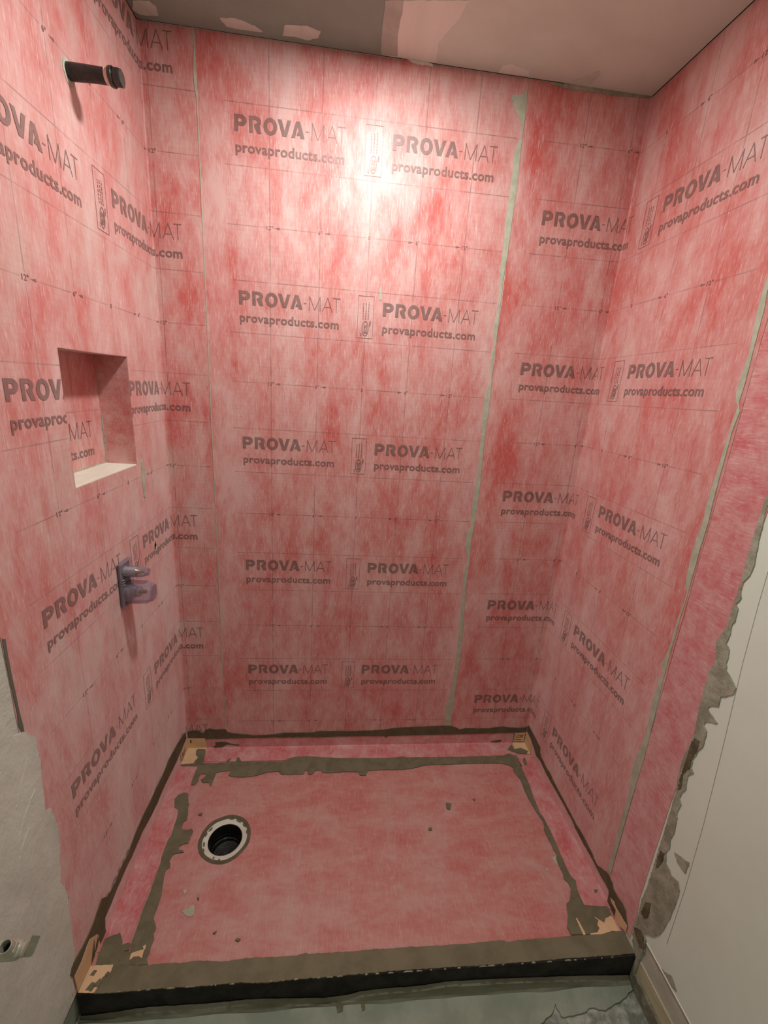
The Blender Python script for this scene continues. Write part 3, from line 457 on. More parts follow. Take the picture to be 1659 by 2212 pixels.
def sheet(name, key, s0, s1, z0, z1, mat, holes=(), e0=None, e1=None, skew0=0.0, skew1=0.0):
    path = SHEET[key][0]
    ss = set(round(x, 5) for x in frange(s0, s1, 0.10)); zs = set(round(x, 5) for x in frange(z0, z1, 0.06))
    if key in 'LR':
        ss = {x for x in ss if abs(x) > FR + .002}; ss |= {round(f, 5) for f in FOLD}
    for (a, b, c, d) in holes:
        ss = {x for x in ss if min(abs(x - a), abs(x - b)) > .01} | {a, b}; zs = {x for x in zs if min(abs(x - c), abs(x - d)) > .01} | {c, d}
    ss.add(round(s0, 5)); ss.add(round(s1, 5)); zs.add(round(z0, 5)); zs.add(round(z1, 5))
    ss = sorted(ss); zs = sorted(zs); ns, nz = len(ss), len(zs)
    vs, uv, fs = [], [], []
    for lay in (OFF, OFF, 0.0):
        for j, z in enumerate(zs):
            for i, s in enumerate(ss):
                sj = s
                f = (z - z0) / (z1 - z0)
                if i == 0: sj += skew0 * f + 0.0012 * mnoise.noise(Vector((z * 9, 3.1, s0)))
                if i == ns - 1: sj += skew1 * f + 0.0012 * mnoise.noise(Vector((z * 9, 7.7, s1)))
                x, y = path(sj, lay + (0.0008 * mnoise.noise(Vector((s * 7, z * 5, 2))) if lay else 0))
                vs.append((x, y, z)); uv.append(to_uv(key, sj, z))
    N = ns * nz
    cell = lambda i, j: not any(a - 1e-4 < (ss[i] + ss[i + 1]) / 2 < b + 1e-4 and c < (zs[j] + zs[j + 1]) / 2 < d for a, b, c, d in holes)
    for j in range(nz - 1):
        for i in range(ns - 1):
            if not cell(i, j): continue
            q = [j * ns + i, j * ns + i + 1, (j + 1) * ns + i + 1, (j + 1) * ns + i]
            fs.append(tuple(q))
            for (di, dj, e) in ((0, -1, (0, 1)), (1, 0, (1, 2)), (0, 1, (2, 3)), (-1, 0, (3, 0))):
                ii, jj = i + di, j + dj
                if not (0 <= ii < ns - 1 and 0 <= jj < nz - 1) or not cell(ii, jj):
                    a, b = q[e[0]], q[e[1]]
                    fs.append((a + N, a + 2 * N, b + 2 * N, b + N))
    ob = mesh_obj(name, vs, fs, mat, None, False, uv)
    for p in ob.data.polygons: p.use_smooth = len(p.vertices) == 4 and all(v < N for v in p.vertices)
    return ob
ZB = 0.020
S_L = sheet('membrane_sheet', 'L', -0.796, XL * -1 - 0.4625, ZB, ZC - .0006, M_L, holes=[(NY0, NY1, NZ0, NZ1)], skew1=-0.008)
S_M = sheet('membrane_sheet', 'M', -0.4605, 0.4955, ZB, ZC - .0006, M_M, skew0=-0.010, skew1=-0.018)
S_R = sheet('membrane_sheet', 'R', 0.499 - XR, 0.632, ZB, ZC - .0006, M_R, skew0=-0.020, skew1=-0.030)
tag(S_L, 'pink printed waterproofing membrane folded into the left corner, cut out round the niche', 'membrane sheet', 'printed membrane sheets on the shower walls')
tag(S_M, 'pink printed waterproofing membrane in the middle of the back wall under the bright spot', 'membrane sheet', 'printed membrane sheets on the shower walls')
tag(S_R, 'pink printed waterproofing membrane folded into the right corner', 'membrane sheet', 'printed membrane sheets on the shower walls')
# plain strip at the front of the right wall
sp = [(-0.609, ZB), (-0.609, ZC - .003)]
zz = frange(ZB, ZC - .003, 0.05)
sp = [(-0.6335 + 0.030 * ((z - ZB) / (ZC - ZB)) + .0006 * mnoise.noise(Vector((z * 9, 1, 5))), z) for z in zz] + [(-0.742 - (.010 if z < .12 else 0) + .0015 * mnoise.noise(Vector((z * 7, 4, 5))), z) for z in reversed(zz)]
S_P = patch('membrane_strip', 'R', sp, 0, OFF, M_PLAIN, None, 0.02, 0.0004, 60)
tag(S_P, 'plain pink membrane strip without print along the front edge of the right wall', 'membrane strip')

# ------------------------------------------------------------------ printing on the sheets
def arc(cx, cy, rx, ry, a0, a1, n=14):
    return [(cx + rx * math.cos(math.radians(a0 + (a1 - a0) * i / n)), cy + ry * math.sin(math.radians(a0 + (a1 - a0) * i / n))) for i in range(n + 1)]
def ring(cx, cy, rx, ry, ix, iy, n=32):
    return [(arc(cx, cy, rx, ry, 90, 270, n // 2) + arc(cx, cy, ix, iy, 270, 90, n // 2)), (arc(cx, cy, rx, ry, -90, 90, n // 2) + arc(cx, cy, ix, iy, 90, -90, n // 2))]
def rect(x0, x1, y0, y1): return [(x0, y0), (x1, y0), (x1, y1), (x0, y1)]
def stroke(p, q, w):
    a, b = Vector(p), Vector(q); d = (b - a).normalized(); n = Vector((-d.y, d.x)) * w / 2
    return [tuple(a + n), tuple(b + n), tuple(b - n), tuple(a - n)]
GLYPH = {   # heavy capitals with stencil breaks, unit height
    'P': [rect(0, .265, 0, 1), [(.265, 1)] + arc(.47, .665, .385, .335, 90, -90) + [(.265, .33), (.265, .56)] + arc(.43, .67, .13, .11, -90, 90) + [(.265, .78)]],
    'R': [rect(0, .255, 0, 1), [(.255, 1)] + arc(.47, .69, .37, .31, 90, -48) + [(.86, 0), (.57, 0), (.36, .40), (.345, .50)] + arc(.43, .675, .13, .105, -60, 90) + [(.255, .78)]],
    'O': ring(.475, .5, .475, .52, .205, .29),
    'V': [[(0, 1), (.285, 1), (.485, .33), (.685, 1), (.955, 1), (.635, 0), (.335, 0)]],
    'A': [[(0, 0), (.265, 0), (.44, .60), (.52, 1), (.33, 1)], [(.33, 1), (.63, 1), (.955, 0), (.665, 0), (.61, .17), (.39, .17), (.455, .37), (.545, .37), (.47, .66)]]}
def wordmark(u0, v0):
    h = 1.60; out = []
    for ch, x in zip('PROVA', (0.0, 1.62, 3.22, 4.80, 6.32)):
        for poly in GLYPH[ch]:
            out.append([(u0 + x + px * h, v0 + py * h) for px, py in poly])
    w = 0.085
    S = lambda *pts: [out.append(stroke((u0 + pts[i][0], v0 + pts[i][1]), (u0 + pts[i + 1][0], v0 + pts[i + 1][1]), w)) for i in range(len(pts) - 1)]
    S((7.97, .73), (8.32, .73))
    S((8.68, -.05), (8.70, 1.62)); S((8.70, 1.62), (9.36, .02)); S((9.36, .02), (10.02, 1.62)); S((10.02, 1.62), (10.04, -.05))
    S((10.36, -.05), (10.97, 1.62)); S((10.97, 1.62), (11.58, -.05)); S((10.57, .50), (11.37, .50))
    S((11.62, 1.60), (12.55, 1.60)); S((12.085, 1.60), (12.085, -.05))
    return out
_tc = {}
def text2d(body, u, v, width, height, bold=0.0, rot=False, align=0):
    # mesh text normalised to a box: returns triangles/polygons in sheet inches
    if body not in _tc:
        cu = bpy.data.curves.new('lettering', 'FONT'); cu.body = body; cu.offset = bold; cu.resolution_u = 3; cu.space_character = 1.05; cu.fill_mode = 'FRONT'
        ob = bpy.data.objects.new('lettering', cu); COL.objects.link(ob)
        me = bpy.data.meshes.new_from_object(ob.evaluated_get(bpy.context.evaluated_depsgraph_get()))
        P = [(q.co.x, q.co.y) for q in me.vertices]; Fs = [tuple(p.vertices) for p in me.polygons]
        bpy.data.objects.remove(ob, do_unlink=True); bpy.data.curves.remove(cu); bpy.data.meshes.remove(me)
        x0, x1 = min(p[0] for p in P), max(p[0] for p in P); y0, y1 = min(p[1] for p in P), max(p[1] for p in P)
        _tc[body] = ([((a - x0) / (x1 - x0), (b - y0) / (y1 - y0)) for a, b in P], Fs)
    P, Fs = _tc[body]
    f = (lambda a, b: (u - b * height, v + a * width)) if rot else (lambda a, b: (u + a * width, v + b * height))
    Q = [f(a, b) for a, b in P]
    return [[Q[i] for i in fc] for fc in Fs]
def certmark(v0):
    # upright box with three lines of tiny type and an oval ES mark, turned a quarter
    o = []
    for a, b in (((-1, v0), (1, v0)), ((1, v0), (1, v0 - 5)), ((1, v0 - 5), (-1, v0 - 5)), ((-1, v0 - 5), (-1, v0))): o.append(stroke(a, b, .05))
    r = random.Random(3)
    for x in (-.32, 0.02, .36):
        y = v0 - 2.75
        while y < v0 - .75:
            L = r.uniform(.12, .34); o.append(rect(x - .055, x + .055, y, min(y + L, v0 - .7))); y += L + .09
    o += ring(.02, v0 - 3.85, .44, .92, .34, .80)
    o += text2d('ES', .28, v0 - 4.4, 1.05, .46, 0.03, True)
    o += text2d('PMG', .72, v0 - 3.5, .62, .22, 0.02, True)
    o += text2d('ICC', -.42, v0 - 4.75, .42, .2, 0.02, True)
    return o
def ruler(v):
    figs = []
    for n, tx in ((-12, '12"'), (-6, '6"'), (0, '0'), (6, '6"'), (12, '12"')):
        w = {'12"': .75, '6"': .48, '0': .26}[tx]
        o = text2d(tx, n - w / 2, v - .22, w, .44, 0.012)
        if n < 0: o.append([(n + .62, v), (n + 1.15, v + .13), (n + 1.15, v - .13)])
        if n > 0: o.append([(n - .62, v), (n - 1.15, v - .13), (n - 1.15, v + .13)])
        figs.append(o)
    return figs
def printed(name, key, polys, mat, parent, srange, zrange, holes=(), off=None):
    bm = bmesh.new()
    for poly in polys:
        pts = []
        for (u, v) in poly:
            s, z = to_sz(key, u * INCH, v * INCH)
            pts.append((s, z))
        if max(p[0] for p in pts) < srange[0] or min(p[0] for p in pts) > srange[1] or max(p[1] for p in pts) < zrange[0] or min(p[1] for p in pts) > zrange[1]:
            continue
        try: bm.faces.new([bm.verts.new((s, z, 0)) for s, z in pts])
        except ValueError: pass
    def cut(co, no, clear=False):
        g = bm.verts[:] + bm.edges[:] + bm.faces[:]
        if g: bmesh.ops.bisect_plane(bm, geom=g, plane_co=co, plane_no=no, clear_outer=clear)
    bmesh.ops.triangulate(bm, faces=bm.faces[:])
    cut((srange[0], 0, 0), (-1, 0, 0), True); cut((srange[1], 0, 0), (1, 0, 0), True)
    cut((0, zrange[0], 0), (0, -1, 0), True); cut((0, zrange[1], 0), (0, 1, 0), True)
    if key in 'LR':
        for f in FOLD: cut((f, 0, 0), (1, 0, 0))
    for (a, b, c, d) in holes:
        for co, no in (((a, 0, 0), (1, 0, 0)), ((b, 0, 0), (1, 0, 0)), ((0, c, 0), (0, 1, 0)), ((0, d, 0), (0, 1, 0))): cut(co, no)
        dead = [f for f in bm.faces if a < f.calc_center_median().x < b and c < f.calc_center_median().y < d]
        bmesh.ops.delete(bm, geom=dead, context='FACES')
    if not bm.faces:
        bm.free(); return None
    lay = bm.loops.layers.uv.new('sheet')
    for f in bm.faces:
        for lp in f.loops: lp[lay].uv = to_uv(key, lp.vert.co.x, lp.vert.co.y)
    path = SHEET[key][0]
    for vtx in bm.verts:
        s, z = vtx.co.x, vtx.co.y
        base = OFF + 0.0008 * mnoise.noise(Vector((s * 7, z * 5, 2))) + 0.0007
        x, y = path(s, base if off is None else off)
        vtx.co = (x, y, z)
    return bm_obj(name, bm, mat, parent)
def print_sheet(key, ob, mat, sr, rows, holes=()):
    zr = (ZB + .01, ZC - .012)
    for r in rows:
        v = -18.0 * r
        for fg in ruler(v): printed('ruler_figure', key, fg, mat, ob, sr, zr, holes)
        for u in (-15.85, 2.2):
            printed('printed_wordmark', key, wordmark(u, v - 8.70), mat, ob, sr, zr, holes)
            printed('printed_web_address', key, text2d('provaproducts.com', u + .05, v - 11.02, 12.42, 1.36, 0.024), mat, ob, sr, zr, holes)
        printed('printed_certification_mark', key, certmark(v - 6.5), mat, ob, sr, zr, holes)
print_sheet('L', S_L, I_L, (-0.790, 0.150), range(-1, 5), [(NY0, NY1, NZ0, NZ1)])
print_sheet('M', S_M, I_M, (-0.455, 0.480), range(-1, 5))
print_sheet('R', S_R, I_R, (-0.36, 0.595), range(0, 5))
# small torn hole in the left sheet
hy, hz = -0.149, 0.951
patch('torn_hole', 'L', [(hy - .0065, hz - .012), (hy - .002, hz - .013), (hy + .004, hz - .006), (hy + .005, hz + .003), (hy, hz + .016), (hy - .002, hz + .007), (hy - .006, hz + .004)], 0.0008, 0.0022, M_DARK, S_L, 0.003, 0.0006, 70)
patch('torn_edge', 'L', [(hy - .007, hz - .018), (hy + .004, hz - .014), (hy + .006, hz - .004), (hy + .001, hz - .002), (hy - .0025, hz - .0125), (hy - .006, hz - .0125)], 0.001, 0.0032, simple('torn core', (0.62, 0.60, 0.48), .8, .2), S_L, 0.003, 0.0006, 71)
# filler smears on the sheets
for i, (pl, pts, par) in enumerate([('L', [(-0.200, 1.235), (-0.186, 1.245), (-0.180, 1.20), (-0.184, 1.16), (-0.190, 1.125), (-0.200, 1.13), (-0.203, 1.18)], S_L),
                                   ('M', [(0.078, 1.815), (0.083, 1.80), (0.084, 1.775), (0.079, 1.77), (0.077, 1.79)], S_M)]):
    patch('filler_smear', 'L' if pl == 'L' else 'B', pts, 0.001, 0.0022, M_SEAL, par, 0.006, 0.002, 80 + i)

# ------------------------------------------------------------------ filler in the seams
o = patch('seam_filler', 'B', dp('seam_r'), 0.0002, 0.0024, M_SEAL, None, 0.012, 0.0010, 90)
tag(o, 'wide pale green filler line in the right hand seam of the back wall', 'seam filler', 'filler lines between the membrane sheets')
zz = frange(0.06, ZC - .004, 0.012); pts = []
for z in zz:
    xr = -0.4605 - 0.010 * ((z - .02) / 2.38) + 0.0008
    pts.append((xr, z))
for z in reversed(zz):
    xr = -0.4605 - 0.010 * ((z - .02) / 2.38) + 0.0008
    w = 0.0022 + 0.0035 * max(0, mnoise.noise(Vector((z * 6.0, 1.3, 0)))) + 0.002 * max(0, mnoise.noise(Vector((z * 22, 5, 0))))
    if z > 2.24: w += 0.0055 * abs(math.sin((z - 2.24) * 26))
    pts.append((xr - w, z))
o = patch('seam_filler', 'B', pts, 0.0002, 0.0022, M_SEAL, None, 0, 0, 91)
tag(o, 'thin broken filler line in the left hand seam of the back wall', 'seam filler', 'filler lines between the membrane sheets')
sw = dp('seam_w')
o = patch('seam_filler', 'R', [(-0.598, ZC - .004), (-0.613, ZC - .004)] + [tuple(p) for p in sw], 0.0002, 0.0024, M_SEAL, None, 0.012, 0.0010, 92)
tag(o, 'pale green filler line running down the right wall between printed sheet and plain strip', 'seam filler', 'filler lines between the membrane sheets')

# mortar along the front edge of the right membrane
mj = empty('mortar_joint', (XR, -0.78, 0.12))
mo = dp('mortar')
patch('mortar', 'R', [(-0.740, ZC - .004), ] + [tuple(p) for p in mo] + [(-0.752, ZC - .004)], 0.0, 0.0022, M_MORT, mj, 0.005, 0.0022, 93)
patch('smear', 'R', dp('mortar_smear'), 0.0, 0.0014, M_MORT, mj, 0.004, 0.003, 94)
for i, k in enumerate(('mortar_dark1', 'mortar_dark2', 'mortar_dark3', 'mortar_dark4')):
    patch('damp_mortar', 'R', dp(k), 0.0018, 0.0034, M_MORTD, mj, 0.004, 0.003, 95 + i)
patch('foot_mortar', 'R', [(-.756, .085), (-.775, .115), (-.797, .098), (-.799, -.084), (-.7875, -.084), (-.7875, .004), (-.762, .030)], 0.0, 0.0030, M_MORT, mj, 0.005, 0.002, 99)
adopt(mj)
tag(mj, 'ragged grey mortar joint between pink membrane and white wall on the right', 'mortar')

# plaster smeared over the front edge of the left membrane
cpx = dp('compound')
pj = empty('joint_compound', (XL, -0.86, 0.1))
patch('plaster', 'L', [tuple(p) for p in cpx] + [(-0.86, 0.004), (-1.12, 0.004), (-1.12, 0.9), (-0.86, 0.92), (-0.815, 0.82)], 0.0, 0.0026, M_COMP, pj, 0.006, 0.0024, 100)
for i, (y, z, L, a, w) in enumerate([(-0.845, 0.66, .10, 1.0, .004), (-0.85, 0.60, .09, 0.8, .005), (-0.865, 0.545, .07, 0.9, .004), (-0.875, 0.70, .08, 1.4, .004), (-0.90, 0.62, .06, 1.1, .004)]):
    dy, dz = math.cos(a) * L, math.sin(a) * L
    patch('plaster_ridge', 'L', [(y, z), (y + dy * .5 - w, z + dz * .5 + w), (y + dy, z + dz), (y + dy * .5 + w, z + dz * .5 - w * .6)], 0.002, 0.0034, M_COMP, pj, 0.005, 0.0015, 101 + i)
patch('gap_shade_strip', 'L', dp('gap_left'), 0.0012, 0.0020, simple('shaded gap', (0.16, 0.155, 0.12), .9, .1), pj, 0.01, 0.0006, 108)  # dark strip on the sheet edge, the gap's shade put into its colour
adopt(pj)
tag(pj, 'beige joint compound smeared over the front edge of the left membrane', 'plaster')

# ================================================================== NICHE
nc = empty('wall_niche', (XL - .04, (NY0 + NY1) / 2, NZ0))
SHEET['N'] = (lambda s, off: (NX + off, s), -0.278 + 0.0, 1.386, 0.0)
# the niche back carries the print of a left over piece: ruler origin placed so that its lettering ends before the side
SHEET['N'] = (SHEET['N'][0], -0.278 + 3.32 * INCH, 1.386 + 6 * INCH, 0.0)
ny = [NY0 - .002, NY1 + .002]; nz = [NZ0 - .004, NZ1 + .004]
vs = [(NX, ny[0], nz[0]), (NX, ny[1], nz[0]), (NX, ny[1], nz[1]), (NX, ny[0], nz[1])]
nb_ = mesh_obj('back_panel', vs + [(NX - .02, y, z) for _, y, z in vs], [(0, 1, 2, 3), (4, 7, 6, 5), (0, 4, 5, 1), (1, 5, 6, 2), (2, 6, 7, 3), (3, 7, 4, 0)], M_NICHE, nc, False, [to_uv('N', y, z) for _, y, z in vs] * 2)
printed('printed_wordmark', 'N', wordmark(-15.85, -8.70), I_NICHE, nb_, (NY0 + .002, NY1 - .002), (NZ0 + .004, NZ1), off=0.0006)
printed('printed_web_address', 'N', text2d('provaproducts.com', -15.8, -11.02, 12.42, 1.36, 0.024), I_NICHE, nb_, (NY0 + .002, NY1 - .002), (NZ0 + .004, NZ1), off=0.0006)
boxes('side_panel', [(NX + .0002, XL + .0004, NY1 - .0008, NY1 + .012, NZ0 - .004, NZ1 + .004)], M_NSIDE, nc)
boxes('side_panel', [(NX + .0002, XL + .0004, NY0 - .012, NY0 + .0008, NZ0 - .004, NZ1 + .004)], M_NSIDE, nc)
boxes('top_panel', [(NX + .0002, XL + .0004, NY0 + .0009, NY1 - .0009, NZ1 - .001, NZ1 + .012)], M_NSIDE, nc)
boxes('bottom_panel', [(NX + .0002, XL + .0005, NY0 + .0009, NY1 - .0009, NZ0 - .012, NZ0 + .003)], M_CREAM, nc, 0.0015)
sl = bmesh.new()
rr = random.Random(5)
for k in range(24):
    y0 = NY0 + .002 + (NY1 - NY0 - .004) * k / 24; y1 = y0 + (NY1 - NY0 - .004) / 24
    h = .0015 + rr.random() * .003
    add_box(sl, NX + .0002, NX + .0012 + rr.random() * .0015, y0, y1, NZ0 + .0028, NZ0 + .003 + h)
bm_obj('corner_filler', sl, M_SEAL, nc)
bm = bmesh.new()
for k in range(14):
    z0 = NZ0 + .004 + k * .0095; w = .0012 + rr.random() * (.006 if 4 < k < 12 else .002)
    add_box(bm, NX + .0003, NX + .0015 + w, NY1 - .0012 - rr.random() * .001, NY1 - .0006, z0, z0 + .0097)
bm_obj('corner_filler', bm, M_SEAL, nc)
adopt(nc)
tag(nc, 'square recessed niche lined with pink membrane and a cream ledge in the left wall', 'niche')

# ================================================================== SHOWER PAN
YF = -0.785
DX, DY = -0.362, -0.399
pan = empty('shower_pan', ((XL + XR) / 2, -0.39, ZF))
bm = bmesh.new()
out_pts = [(XL + .001, -.001)] + [(XR - .001, -.001)] + [(XR - .001, YF + .002)] + [(XL + .001, YF + .002)]
ov = [bm.verts.new((x, y, zp(x, y))) for x, y in out_pts]
es = [bm.edges.new((ov[i], ov[(i + 1) % 4])) for i in range(4)]
hv = [bm.verts.new((DX + .0765 * math.cos(a), DY + .0765 * math.sin(a), zp(DX + .0765 * math.cos(a), DY + .0765 * math.sin(a)))) for a in [2 * math.pi * k / 56 for k in range(56)]]
es += [bm.edges.new((hv[i], hv[(i + 1) % 56])) for i in range(56)]
bmesh.ops.triangle_fill(bm, edges=es, use_beauty=True)
for f in bm.faces:
    if f.normal.z < 0: f.normal_flip()
pm = bm_obj('pan_membrane', bm, M_PAN, pan)
bt = dp('black_bot')
# black foam edge board at the front and bearers under the other sides
bm = bmesh.new()
xs = frange(XL + .001, XR - .001, 0.02); prev = None
for x in xs:
    zt = zp(x, YF) + .001 + .0012 * mnoise.noise(Vector((x * 30, 1, 1))); yj = YF + .001 * mnoise.noise(Vector((x * 20, 5, 2)))
    ring_ = [bm.verts.new((x, yj, zt)), bm.verts.new((x, YF + .045, zp(x, YF + .045) - .0006)), bm.verts.new((x, YF + .045, ZF)), bm.verts.new((x, yj + .0005, ZF))]
    if prev:
        for i in range(4): bm.faces.new((prev[i], prev[(i + 1) % 4], ring_[(i + 1) % 4], ring_[i]))
    else: bm.faces.new(ring_)
    prev = ring_
bm.faces.new(list(reversed(prev)))
bmesh.ops.recalc_face_normals(bm, faces=bm.faces)
bm_obj('foam_edge', bm, M_BLACK, pan)
boxes('foam_bearer', [(XL + .001, XL + .06, YF + .046, -.001, ZF, -.030), (XR - .06, XR - .001, YF + .046, -.001, ZF, -.030), (XL + .06, XR - .06, -.06, -.001, ZF, -.030)], M_BLACK, pan)
adopt(pan)
tag(pan, 'shallow shower pan with pink membrane floor and black foam front edge', 'shower pan')

coat = patch('curb_coat', 'P', [p for p in dp('coat') if p[0] < 0.885], 0.0008, 0.0040, M_COAT, None, 0.007, 0.0016, 110, lim=(XL + .002, XR - .0015, YF - .003, 0))
tag(coat, 'brown thinset mortar coat along the front lip of the shower pan', 'mortar coat')
# crumbs on the front lip
M_CRUMB = mottled('crumbled thinset', (0.26, 0.23, 0.17), (0.38, 0.34, 0.26), 60)
for i in range(34):
    x = -0.53 + 1.36 * (i + rnd.random() * .9) / 34; s = .0025 + rnd.random() ** 2 * .012
    patch('crumb', 'P', [(x - s, YF - .0016), (x + s, YF - .0016), (x + s * .6, YF - .0002 + rnd.random() * .0016), (x - s * .5, YF + rnd.random() * .0012)], 0.002, 0.0046, M_CRUMB, coat, 0.002, 0.0008, 111 + i)

# folded sealing bands
def band(name, kind, a0, a1, w=0.076, h=0.056):
    r = 0.004; prof = []
    def pr(off):
        P = [(off, h)]
        for k in range(5):
            a = math.pi + (math.pi / 2) * k / 4
            P.append((r + (r - off) * math.cos(a), r + (r - off) * math.sin(a)))
        P.append((w, off)); return P
    o1, o0 = pr(0.0020), pr(0.0010)
    n = len(o1); vs, fs = [], []
    aa = frange(a0, a1, 0.05)
    def W(t, d, z):
        if kind == 'B': return (t, -d, zp(t, -d) + z)
        if kind == 'L': return (XL + d, t, zp(XL + d, t) + z)
        return (XR - d, t, zp(XR - d, t) + z)
    for t in aa:
        j = .0015 * mnoise.noise(Vector((t * 8, w, 1)))
        for k, (d, z) in enumerate(o1): vs.append(W(t, d + (j if k == n - 1 else 0), z + (j if k == 0 else 0)))
        for k, (d, z) in enumerate(o0): vs.append(W(t, d + (j if k == n - 1 else 0), z + (j if k == 0 else 0)))
    m = 2 * n
    for i in range(len(aa) - 1):
        b0, b1 = i * m, (i + 1) * m
        for k in range(n - 1):
            fs.append((b0 + k, b0 + k + 1, b1 + k + 1, b1 + k)); fs.append((b0 + n + k, b1 + n + k, b1 + n + k + 1, b0 + n + k + 1))
        fs.append((b0, b1, b1 + n, b0 + n)); fs.append((b0 + n - 1, b0 + 2 * n - 1, b1 + 2 * n - 1, b1 + n - 1))
    for b in (0, (len(aa) - 1) * m):
        for k in range(n - 1): fs.append((b + k, b + n + k, b + n + k + 1, b + k + 1))
    ob = mesh_obj(name, vs, fs, M_BAND)
    bm = bmesh.new(); bm.from_mesh(ob.data); bmesh.ops.recalc_face_normals(bm, faces=bm.faces); bm.to_mesh(ob.data); bm.free()
    return ob
bb = band('sealing_band', 'B', XL + .072, XR - .062)
bl = band('sealing_band', 'L', -0.700, -.086)
br = band('sealing_band', 'R', -0.668, -.072, w=0.082)
BG = 'pink sealing bands round the pan'
tag(bb, 'pink sealing band folded between back wall and pan floor', 'sealing band', BG)
tag(bl, 'pink sealing band folded between left wall and pan floor beside the drain', 'sealing band', BG)
tag(br, 'pink sealing band folded between right wall and pan floor', 'sealing band', BG)
for k, sd in (('sb1', 1), ('sb2', 2)): patch('thinset_smear', 'B', dp(k), 0.0018, 0.0030, M_THINW, bb, 0.004, 0.002, 130 + sd)
for k, sd in (('sa1', 3), ('sa2', 4)): patch('thinset_smear', 'P', dp(k), 0.0018, 0.0028, M_THIN, bb, 0.003, 0.002, 130 + sd)
for k, sd in (('sp12', 5), ('sp13', 6)): patch('thinset_smear', 'P', dp(k), 0.0018, 0.0028, M_THIN, br, 0.003, 0.001, 130 + sd)

# tan rubber pieces in the four corners of the pan
def corner(name, side, w=0.078, d=0.088, h=0.052):
    root = empty(name, ((XL if side < 0 else XR), 0, zp(XL if side < 0 else XR, 0)))
    X = (lambda a: XL + a) if side < 0 else (lambda a: XR - a)
    def plate(nm, pts):
        bm = bmesh.new()
        q = [[bm.verts.new(p) for p in ly] for ly in pts]
        bm.faces.new(q[0]); bm.faces.new(list(reversed(q[1])))
        for i in range(4): bm.faces.new((q[0][i], q[1][i], q[1][(i + 1) % 4], q[0][(i + 1) % 4]))
        bmesh.ops.recalc_face_normals(bm, faces=bm.faces)
        bmesh.ops.bevel(bm, geom=[e for e in bm.edges], offset=.0004, segments=1, affect='EDGES')
        return bm_obj(nm, bm, M_TAN, root)
    z = lambda x, y, o: zp(x, y) + o
    L = []
    for o in (.0032, .0021): L.append([(X(.002), -.002, z(X(.002), 0, o)), (X(w), -.002, z(X(w), 0, o)), (X(w + .006), -d + .006, z(X(w), -d, o)), (X(.002), -d, z(X(.002), -d, o))])
    fl = plate('floor_flap', L); L = []
    for o in (.0034, .0022): L.append([(X(.003), -o, z(X(0), 0, .003)), (X(w), -o, z(X(w), 0, .003)), (X(w - .006), -o, z(X(w), 0, h)), (X(.003), -o, z(X(0), 0, h + .002))])
    bk = plate('back_flap', L); L = []
    for o in (.0034, .0022): L.append([(X(o), -.003, z(X(0), 0, .003)), (X(o), -d, z(X(0), -d, .003)), (X(o), -d + .008, z(X(0), -d, h - .004)), (X(o), -.003, z(X(0), 0, h + .002))])
    sd = plate('side_flap', L)
    return root, fl, bk, sd
c1, f1, k1, s1 = corner('inside_corner', -1)
patch('thinset_smear', 'P', [(XL + .045, -.010), (XL + .075, -.012), (XL + .080, -.045), (XL + .086, -.078), (XL + .050, -.080), (XL + .060, -.055), (XL + .046, -.040), (XL + .040, -.022)], 0.003, 0.0042, M_THIN, f1, 0.004, 0.002, 140)
patch('dark_mark', 'B', [(XL + .013, .005), (XL + .017, .005), (XL + .017, .022), (XL + .013, .020)], 0.0034, 0.0040, M_DARK, k1, 0.002, 0.0005, 141)
for i, (y, z0, h) in enumerate([(-.05, -.01, .022), (-.062, -.012, .03), (-.075, -.014, .018), (-.04, 0.0, .02), (-.068, .004, .016)]):
    patch('thinset_smear', 'L', [(y - .003, z0), (y + .002, z0 + h * .3), (y + .004, z0 + h), (y - .002, z0 + h * .6)], 0.0034, 0.0042, M_THINW, s1, 0.003, 0.001, 142 + i)
adopt(c1); tag(c1, 'clean tan rubber corner piece in the back left corner of the pan', 'corner piece', 'tan corner pieces of the pan')
c2, f2, k2, s2 = corner('inside_corner', 1, w=.060, d=.070, h=.056)
patch('thinset_smear', 'P', dp('tan_br_blot'), 0.003, 0.0044, M_THIN, f2, 0.004, 0.002, 150)
for i, (x0, x1, z) in enumerate([(.012, .048, .030), (.016, .052, .018), (.020, .050, .004), (.010, .054, -.008), (.016, .030, .024)]):
    patch('dark_mark', 'B', [(XR - x1, z - .0008), (XR - x0, z - .0012), (XR - x0, z + .0008), (XR - x1, z + .0014)], 0.0034, 0.0040, M_DARK, k2, 0.003, 0.0006, 151 + i)
for xx in (.0575, .006): patch('dark_mark', 'B', [(XR - xx - .0015, -.012), (XR - xx + .001, -.012), (XR - xx + .0015, .038), (XR - xx - .001, .038)], 0.0034, 0.0041, M_THINW, k2, 0.004, 0.001, 158)
adopt(c2); tag(c2, 'mortar smeared tan rubber corner piece in the back right corner of the pan', 'corner piece', 'tan corner pieces of the pan')
c3 = empty('front_corner', (XL, -0.76, 0.0))
patch('wall_flap', 'L', dp('tan_fl_wall'), 0.0034, 0.0046, M_TAN, c3, 0.006, 0.0006, 160)
patch('floor_flap', 'P', dp('tan_fl_floor'), 0.0034, 0.0050, M_TAN, c3, 0.006, 0.0012, 161, lim=(XL + .002, 0, YF, 0))
patch('scrap', 'P', dp('tan_fl_scrap'), 0.0030, 0.0046, M_TAN, c3, 0.003, 0.0012, 162)
